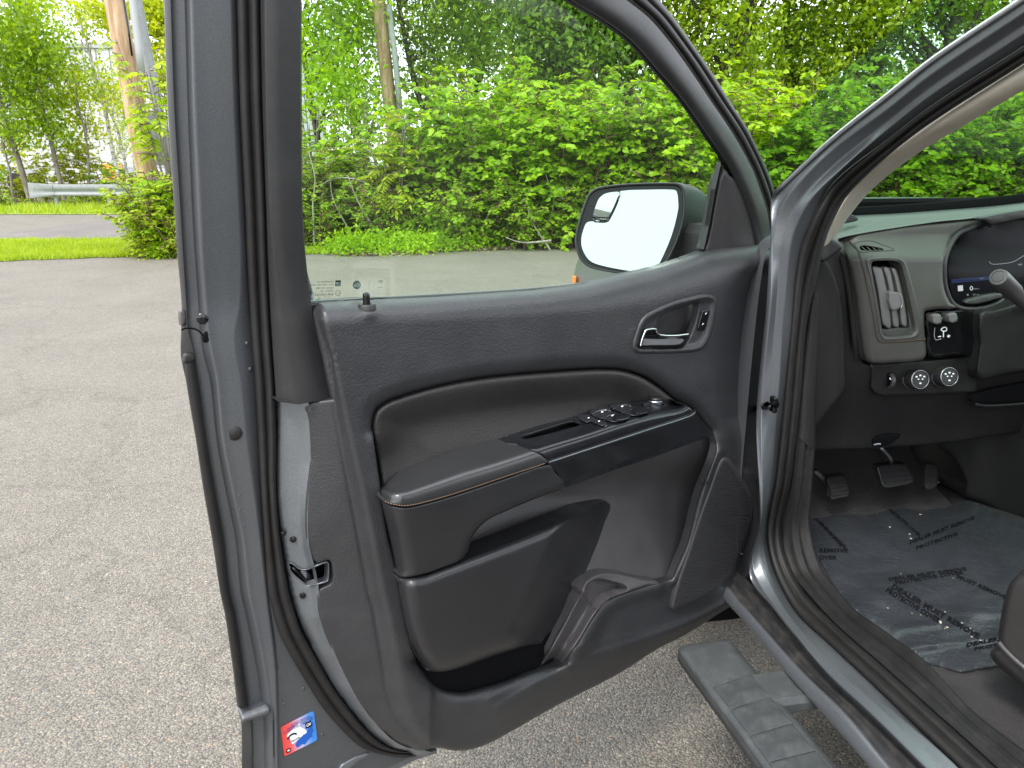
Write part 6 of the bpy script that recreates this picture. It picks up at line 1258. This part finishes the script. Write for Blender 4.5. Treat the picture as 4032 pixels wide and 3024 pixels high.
# ------------------------------------------------------------------ shrubs seen through the door glass and beside the pillar
def XR(px, Y): return YP(Y).p1(px, 900)[0]
rowA = [(1190,15.6,2.3,'lf_mid','thin green shrub at the left edge of the door glass'),(1330,15.9,2.0,'lf_mid','low vine-covered shrub above the bare branches'),(1500,16.2,2.2,'lf_knot','light green shrub in front of the brown pole'),
 (1690,15.6,2.75,'lf_knot','broad-leaved shrub above the bare fallen branches'),(1880,15.3,3.0,'lf_knot','tall broad-leaved shrub in the left middle of the door glass'),(2080,15.4,3.05,'lf_knot','tall broad-leaved shrub in the middle of the door glass'),
 (2270,15.2,3.0,'lf_knot','broad-leaved shrub rising straight above the blind spot mirror'),(2460,15.3,3.05,'lf_knot','broad-leaved shrub directly above the side mirror'),(2650,15.0,2.9,'lf_knot','broad-leaved shrub between side mirror and window frame'),
 (2850,15.0,2.9,'lf_knot','broad-leaved shrub crossing behind the front window frame'),(3050,14.9,2.95,'lf_knot','bright broad-leaved shrub just right of the window frame'),(3250,15.0,3.0,'lf_knot','bright broad-leaved shrub left of the windscreen pillar'),
 (3460,15.1,3.1,'lf_knot','broad-leaved shrub crossing behind the windscreen pillar'),(3680,15.2,3.0,'lf_knot','broad-leaved shrub at the left end of the windscreen'),(3900,15.2,3.1,'lf_knot','broad-leaved shrub at the right border of the windscreen'),(4110,15.3,3.1,'lf_knot','broad-leaved shrub beyond the right border')]
for i, (px, Y, h, mt, lb) in enumerate(rowA):
    shrub('knotweed_shrub' if mt == 'lf_knot' else 'shrub', XR(px, Y), Y, h, 1.0, lb, mat=mt, leaf=.155 if mt == 'lf_knot' else .11, n_stem=22, n_br=15, n_lf=13, low=.10 if mt == 'lf_knot' else .08, seed=100+i, shape=BIG if mt == 'lf_knot' else SML)
fill = ['low bramble at the left edge of the door glass','low bramble under the arching bare branches','low bramble under the left middle of the door glass','low bramble under the middle of the door glass','low bramble left of the side mirror','low bramble behind the side mirror',
 'low bramble behind the mirror corner trim','low bramble just left of the windscreen pillar foot','low bramble at the left end of the windscreen','low bramble at the right end of the windscreen']
for i, lb in enumerate(fill):
    px = 1240 + i*290; shrub('bramble', XR(px, 15.05), 15.0, 1.35, .95, lb, mat='lf_knot', leaf=.10, n_stem=26, n_br=9, n_lf=11, low=.05, seed=180+i, shape=SML)
rowB = [(1780,17.3,3.4,'back row broad-leaved shrub behind the left middle of the door glass'),(2000,17.4,3.6,'back row shrub behind the middle of the door glass'),(2230,17.3,3.6,'back row shrub above and left of the mirror'),(2450,17.2,3.5,'back row shrub behind the mirror head'),
 (2700,17.1,3.5,'back row shrub behind the arched window frame'),(2950,17.0,3.3,'back row shrub showing right of the window frame top'),(3200,17.1,3.5,'back row shrub behind the bright ones left of the pillar'),(3480,17.2,3.7,'back row shrub above the windscreen pillar middle'),(3760,17.3,3.8,'back row shrub behind the windscreen left half'),(4050,17.3,3.8,'back row shrub behind the windscreen right end')]
for i, (px, Y, h, lb) in enumerate(rowB):
    shrub('knotweed_shrub', XR(px, Y), Y, h, 1.3, lb, mat='lf_knot', leaf=.165, n_stem=22, n_br=13, n_lf=13, low=.2, seed=140+i)
for i, (px, Y, h, lb) in enumerate(((1560,15.0,2.65,'yellow-green feathery sumac in front of the brown pole'),(1410,16.6,3.1,'feathery sumac high at the left of the door glass'),(1250,17.0,3.3,'tall thin sumac at the left edge of the glass'))):
    frond_plant('sumac', XR(px, Y), Y, h, .8, lb, mat='lf_yel' if i == 0 else 'lf_knot', n=80, Ln=.5, seed=160+i, base_h=.4)
# woodland trees behind
wt_ = [(1270,19.5,.09,[(1270,120,110,170,19.5,1.2),(1330,330,100,120,19,1)],34,'lf_knot','light green tree at the top left corner of the door glass'),
 (1400,21.5,.10,[(1420,60,110,110,21.5,1.2),(1400,260,100,120,21.5,1.2),(1400,480,110,90,21.5,1.2)],34,'lf_mid','mid-green tree left of the brown pole in the glass'),
 (1680,20.5,.10,[(1700,120,90,180,20.5,1.4),(1690,330,90,90,20.5,1)],34,'lf_mid','green tree right of the brown pole, sky showing around it'),
 (1900,22.0,.13,[(1900,60,150,160,22,1.6),(1850,260,120,80,22,1.2)],44,'lf_knot','bright tree top in the upper middle of the door glass'),
 (2140,19.6,.14,[(2150,60,150,140,19.6,1.4),(2200,230,140,90,19.4,1.2)],50,'lf_dark','dark-leaved tree at the top middle of the door glass'),
 (2380,19.8,.15,[(2380,170,130,110,19.8,1.5),(2330,20,140,90,19.8,1.3)],44,'lf_dark','dark tree with bare twigs in the upper right of the glass'),
 (2640,20.5,.13,[(2640,120,120,160,20.5,1.5),(2600,300,110,70,20.5,1)],36,'lf_mid','tree behind the top of the arched window frame'),
 (2885,19.0,.16,[(2860,90,130,120,19,1.5),(2800,220,90,80,19,1.2),(2990,260,60,60,19,1)],34,'lf_mid','tree with a dark trunk right of the arched window frame'),
 (3130,20.5,.14,[(3150,110,110,120,20.5,1.5),(3200,270,90,80,20.5,1.2)],38,'lf_olive','olive tree in the open gap left of the windscreen pillar'),
 (3400,20.0,.14,[(3400,60,130,110,20,1.5),(3380,220,120,80,20,1.2)],42,'lf_mid','green tree above the middle of the gap beside the pillar'),
 (3640,19.5,.20,[(3560,60,100,80,19.5,1.5),(3700,-40,200,70,19.5,1.5),(3560,200,90,60,19.5,1)],26,'lf_olive','tree with a thick dark forked trunk near the top right'),
 (3900,21.0,.15,[(3900,120,160,160,21,1.6),(4050,300,160,100,21,1.2)],40,'lf_mid','tree behind the upper right corner of the windscreen')]
for i, (px, Y, rad, boxes, ncl, mt, lb) in enumerate(wt_):
    rg = np.random.default_rng(200+i); b = np.array([XR(px, Y), Y, 0]); T = [b, b + [rg.normal()*.15, 0, 1.8], b + [rg.normal()*.3, 0, 3.6], b + [rg.normal()*.5, rg.normal()*.3, 5.6], b + [rg.normal()*.7, rg.normal()*.4, 7.6]]
    ex = [[T[2], T[2] + [.6*s, .1, 1.0], T[2] + [1.1*s, .2, 2.4]] for s in (1, -1)] if i in (7, 10, 5) else []
    boxes = boxes + [(px, -220, 260, 160, Y, 1.6)]
    tree('woodland_tree', T, rad, cl_px(boxes, int(ncl*1.9), 300+i), lb, mat=mt, bk='bark_d', leaf=.135, per=150, cr=.50, seed=220+i, extra_limbs=ex)
# a dark mass of woodland further back
rg = np.random.default_rng(5); n = 60000; P = np.stack([rg.uniform(-3.5, 30, n), rg.uniform(25, 33, n), rg.random(n)**1.1 * 6.0], 1); P = P[(P[:, 0] > -3.0 + (P[:, 1]-25)*.1)]
top = 4.6 + 1.0*np.sin(P[:, 0]*.9) + .6*np.sin(P[:, 0]*2.3+1); P = P[P[:, 2] < top]
leafmesh('distant_woodland', P, rdir(len(P), 0), rdir(len(P), .6), rg.uniform(.22, .45, len(P)), SML, M['lf_dark'], None, kind='stuff', label='dense dark green woodland filling the gaps behind the shrubs', cat='woodland')
# tree line behind the camera, seen in the small mirror
n = 16000; P = np.stack([rg.uniform(-60, 60, n), rg.uniform(-62, -54, n), rg.random(n) * 5.5], 1); P = P[P[:, 2] < 4 + 1.3*np.sin(P[:, 0]*.35)+.8*np.sin(P[:, 0]*1.1)]
leafmesh('tree_line', P, rdir(len(P), 0), rdir(len(P), .6), rg.uniform(.5, .9, len(P)), SML, M['lf_mid'], None, kind='stuff', label='far green tree line reflected in the blind spot mirror', cat='tree line')
# weeds along the foot of the shrubs
P, S = [], []; 
for k in range(620):
    t = rg.random(); i = rg.integers(0, len(right)-1); b = right[i] + (right[i+1]-right[i])*rg.random()
    if b[0] > 14: continue
    dense = 1.0 if (b[0] < -0.3) else (.85 if b[0] < .3 else .7); off = rg.uniform(.02 if b[0] < -.3 else .45, 1.6)
    if rg.random() > dense: continue
    m_ = rg.integers(35, 80); h = rg.uniform(.12, .5); q = rg.normal(size=(m_, 3))*[.22, .2, 0]; q[:, 2] = h*rg.random(m_)**.7*np.exp(-(q[:, 0]**2+q[:, 1]**2)*5); P.append(b*[1,1,0] + [0, off, .02] + q)
P = np.concatenate(P); leafmesh('ground_weeds', P, rdir(len(P), .1), rdir(len(P), 1.2), rg.uniform(.045, .10, len(P)), SML, M['lf_knot'], None, kind='stuff', label='bright low weeds along the edge of the asphalt under the shrubs', cat='weeds')
n = 5000; i = rg.integers(0, len(right)-1, n); P = right[i] + (right[i+1]-right[i])*rg.random((n, 1)); P = P*[1,1,0] + np.stack([np.zeros(n), rg.uniform(-.25, 1.2, n)*rg.random(n), rg.uniform(.012, .03, n)], 1)
M['dry'] = leafmat('dry_leaf', [(.12,.08,.05),(.22,.16,.10),(.32,.25,.17)], .1); leafmesh('dry_leaves', P, rdir(n, 0), np.array([0,0,1.])+RNG.normal(size=(n,3))*.4, rg.uniform(.03, .08, n), SML, M['dry'], None, kind='stuff', label='brown dry leaves strewn at the foot of the shrubs', cat='leaf litter')
# grass blades on the verge
n = 60000; x = rg.uniform(-13, -3.3, n); yl = np.interp(x, left[:, 0], left[:, 1]); y = yl + rg.random(n)**1.2*(16.5-yl) + rg.normal(size=n)*.03; tall = np.exp(-((x+5.4)/.9)**2)*np.exp(-((y-13.2)/.7)**2)
P = np.stack([x, y, np.full(n, .008)], 1); D = np.stack([rg.normal(size=n)*.35, rg.normal(size=n)*.35, np.ones(n)], 1); Bl = (np.array([(0,-.09,0),(0,.09,0),(1,0,.15)]), np.array([(0,1,2)]))
leafmesh('grass', P, D, rdir(n, 0), rg.uniform(.05, .11, n)*(1+3.2*tall), Bl, M['lf_grass'], None, kind='stuff', label='bright green mown grass on the verge between lot and road', cat='grass')
n = 9000; x = rg.uniform(-18, -3.5, n); y = rg.uniform(24.9, 30, n); P = np.stack([x, y, np.full(n, .012)], 1); D = np.stack([rg.normal(size=n)*.35, rg.normal(size=n)*.35, np.ones(n)], 1)
leafmesh('grass', P, D, rdir(n, 0), rg.uniform(.10, .28, n), Bl, M['lf_grass'], None, kind='stuff', label='rough grass at the foot of the guardrail across the road', cat='grass')
# tall seeding grass tuft and dead branches
for i, (pts, Y, lb) in enumerate((([(1480,905),(1430,830),(1395,760),(1370,690)],14.9,'bare grey fallen branch leaning left at the foot of the shrubs'),([(1600,900),(1520,800),(1440,720),(1330,700),(1250,735)],15.0,'arching bare branch crossing above the fallen one'),
   ([(1235,900),(1232,800),(1240,700),(1215,600)],14.8,'thin upright dead stem at the left edge of the glass'),([(1360,880),(1310,780),(1300,690)],15.1,'short dead stem left of the arching branch'),([(2150,960),(2110,900),(2085,850),(2080,820)],14.6,'pale dead stick left of the side mirror'),
   ([(2170,948),(2060,955),(1990,935)],14.5,'pale dead stick lying flat on the leaf litter'),([(2150,900),(2180,800),(2150,690),(2135,640)],14.9,'thin reddish upright cane left of the mirror'))):
    tube('dead_branch', to_ground(px3(pts, Y)) if i in (0, 2, 3, 4, 6) else px3(pts, Y), [.028, .022, .016, .010, .006][:max(2, 5)][0:5] if False else np.linspace(.024, .007, (len(to_ground(px3(pts, Y))) if i in (0,2,3,4,6) else len(pts))).tolist(), M['deadwood'], None, 6, k=4, label=lb, cat='branch')
# loose grit on the near asphalt
n = 11000; x = rg.uniform(-2.6, 1.3, n); y = rg.uniform(.7, 5.2, n)**1.0; r = rg.uniform(.0018, .0042, n)*(.6+rg.random(n)**3); O8 = np.array([(1,0,0),(0,1,0),(-1,0,0),(0,-1,0),(0,0,.55),(0,0,-.3)]); F8 = np.array([(0,1,4),(1,2,4),(2,3,4),(3,0,4),(1,0,5),(2,1,5),(3,2,5),(0,3,5)])
a = rg.uniform(0, 6.28, n); J = rg.uniform(.6, 1.4, (n, 6, 1)); c_, s_ = np.cos(a), np.sin(a); X = O8[None]*J; X = np.stack([X[..., 0]*c_[:, None]-X[..., 1]*s_[:, None]*.7, X[..., 0]*s_[:, None]+X[..., 1]*c_[:, None]*.7, X[..., 2]*.6], 2)*r[:, None, None] + np.stack([x, y, r*.1], 1)[:, None]
M['grit'] = leafmat('grit', [(.14,.13,.12),(.24,.22,.19),(.34,.31,.26),(.5,.45,.38)], 0.0, .85)
mk('gravel', X.reshape(-1, 3), (F8[None] + (np.arange(n)*6)[:, None, None]).reshape(-1, 3), M['grit'], None, smooth=False, kind='stuff', label='fine loose grit scattered on the worn asphalt beside the truck', cat='gravel')
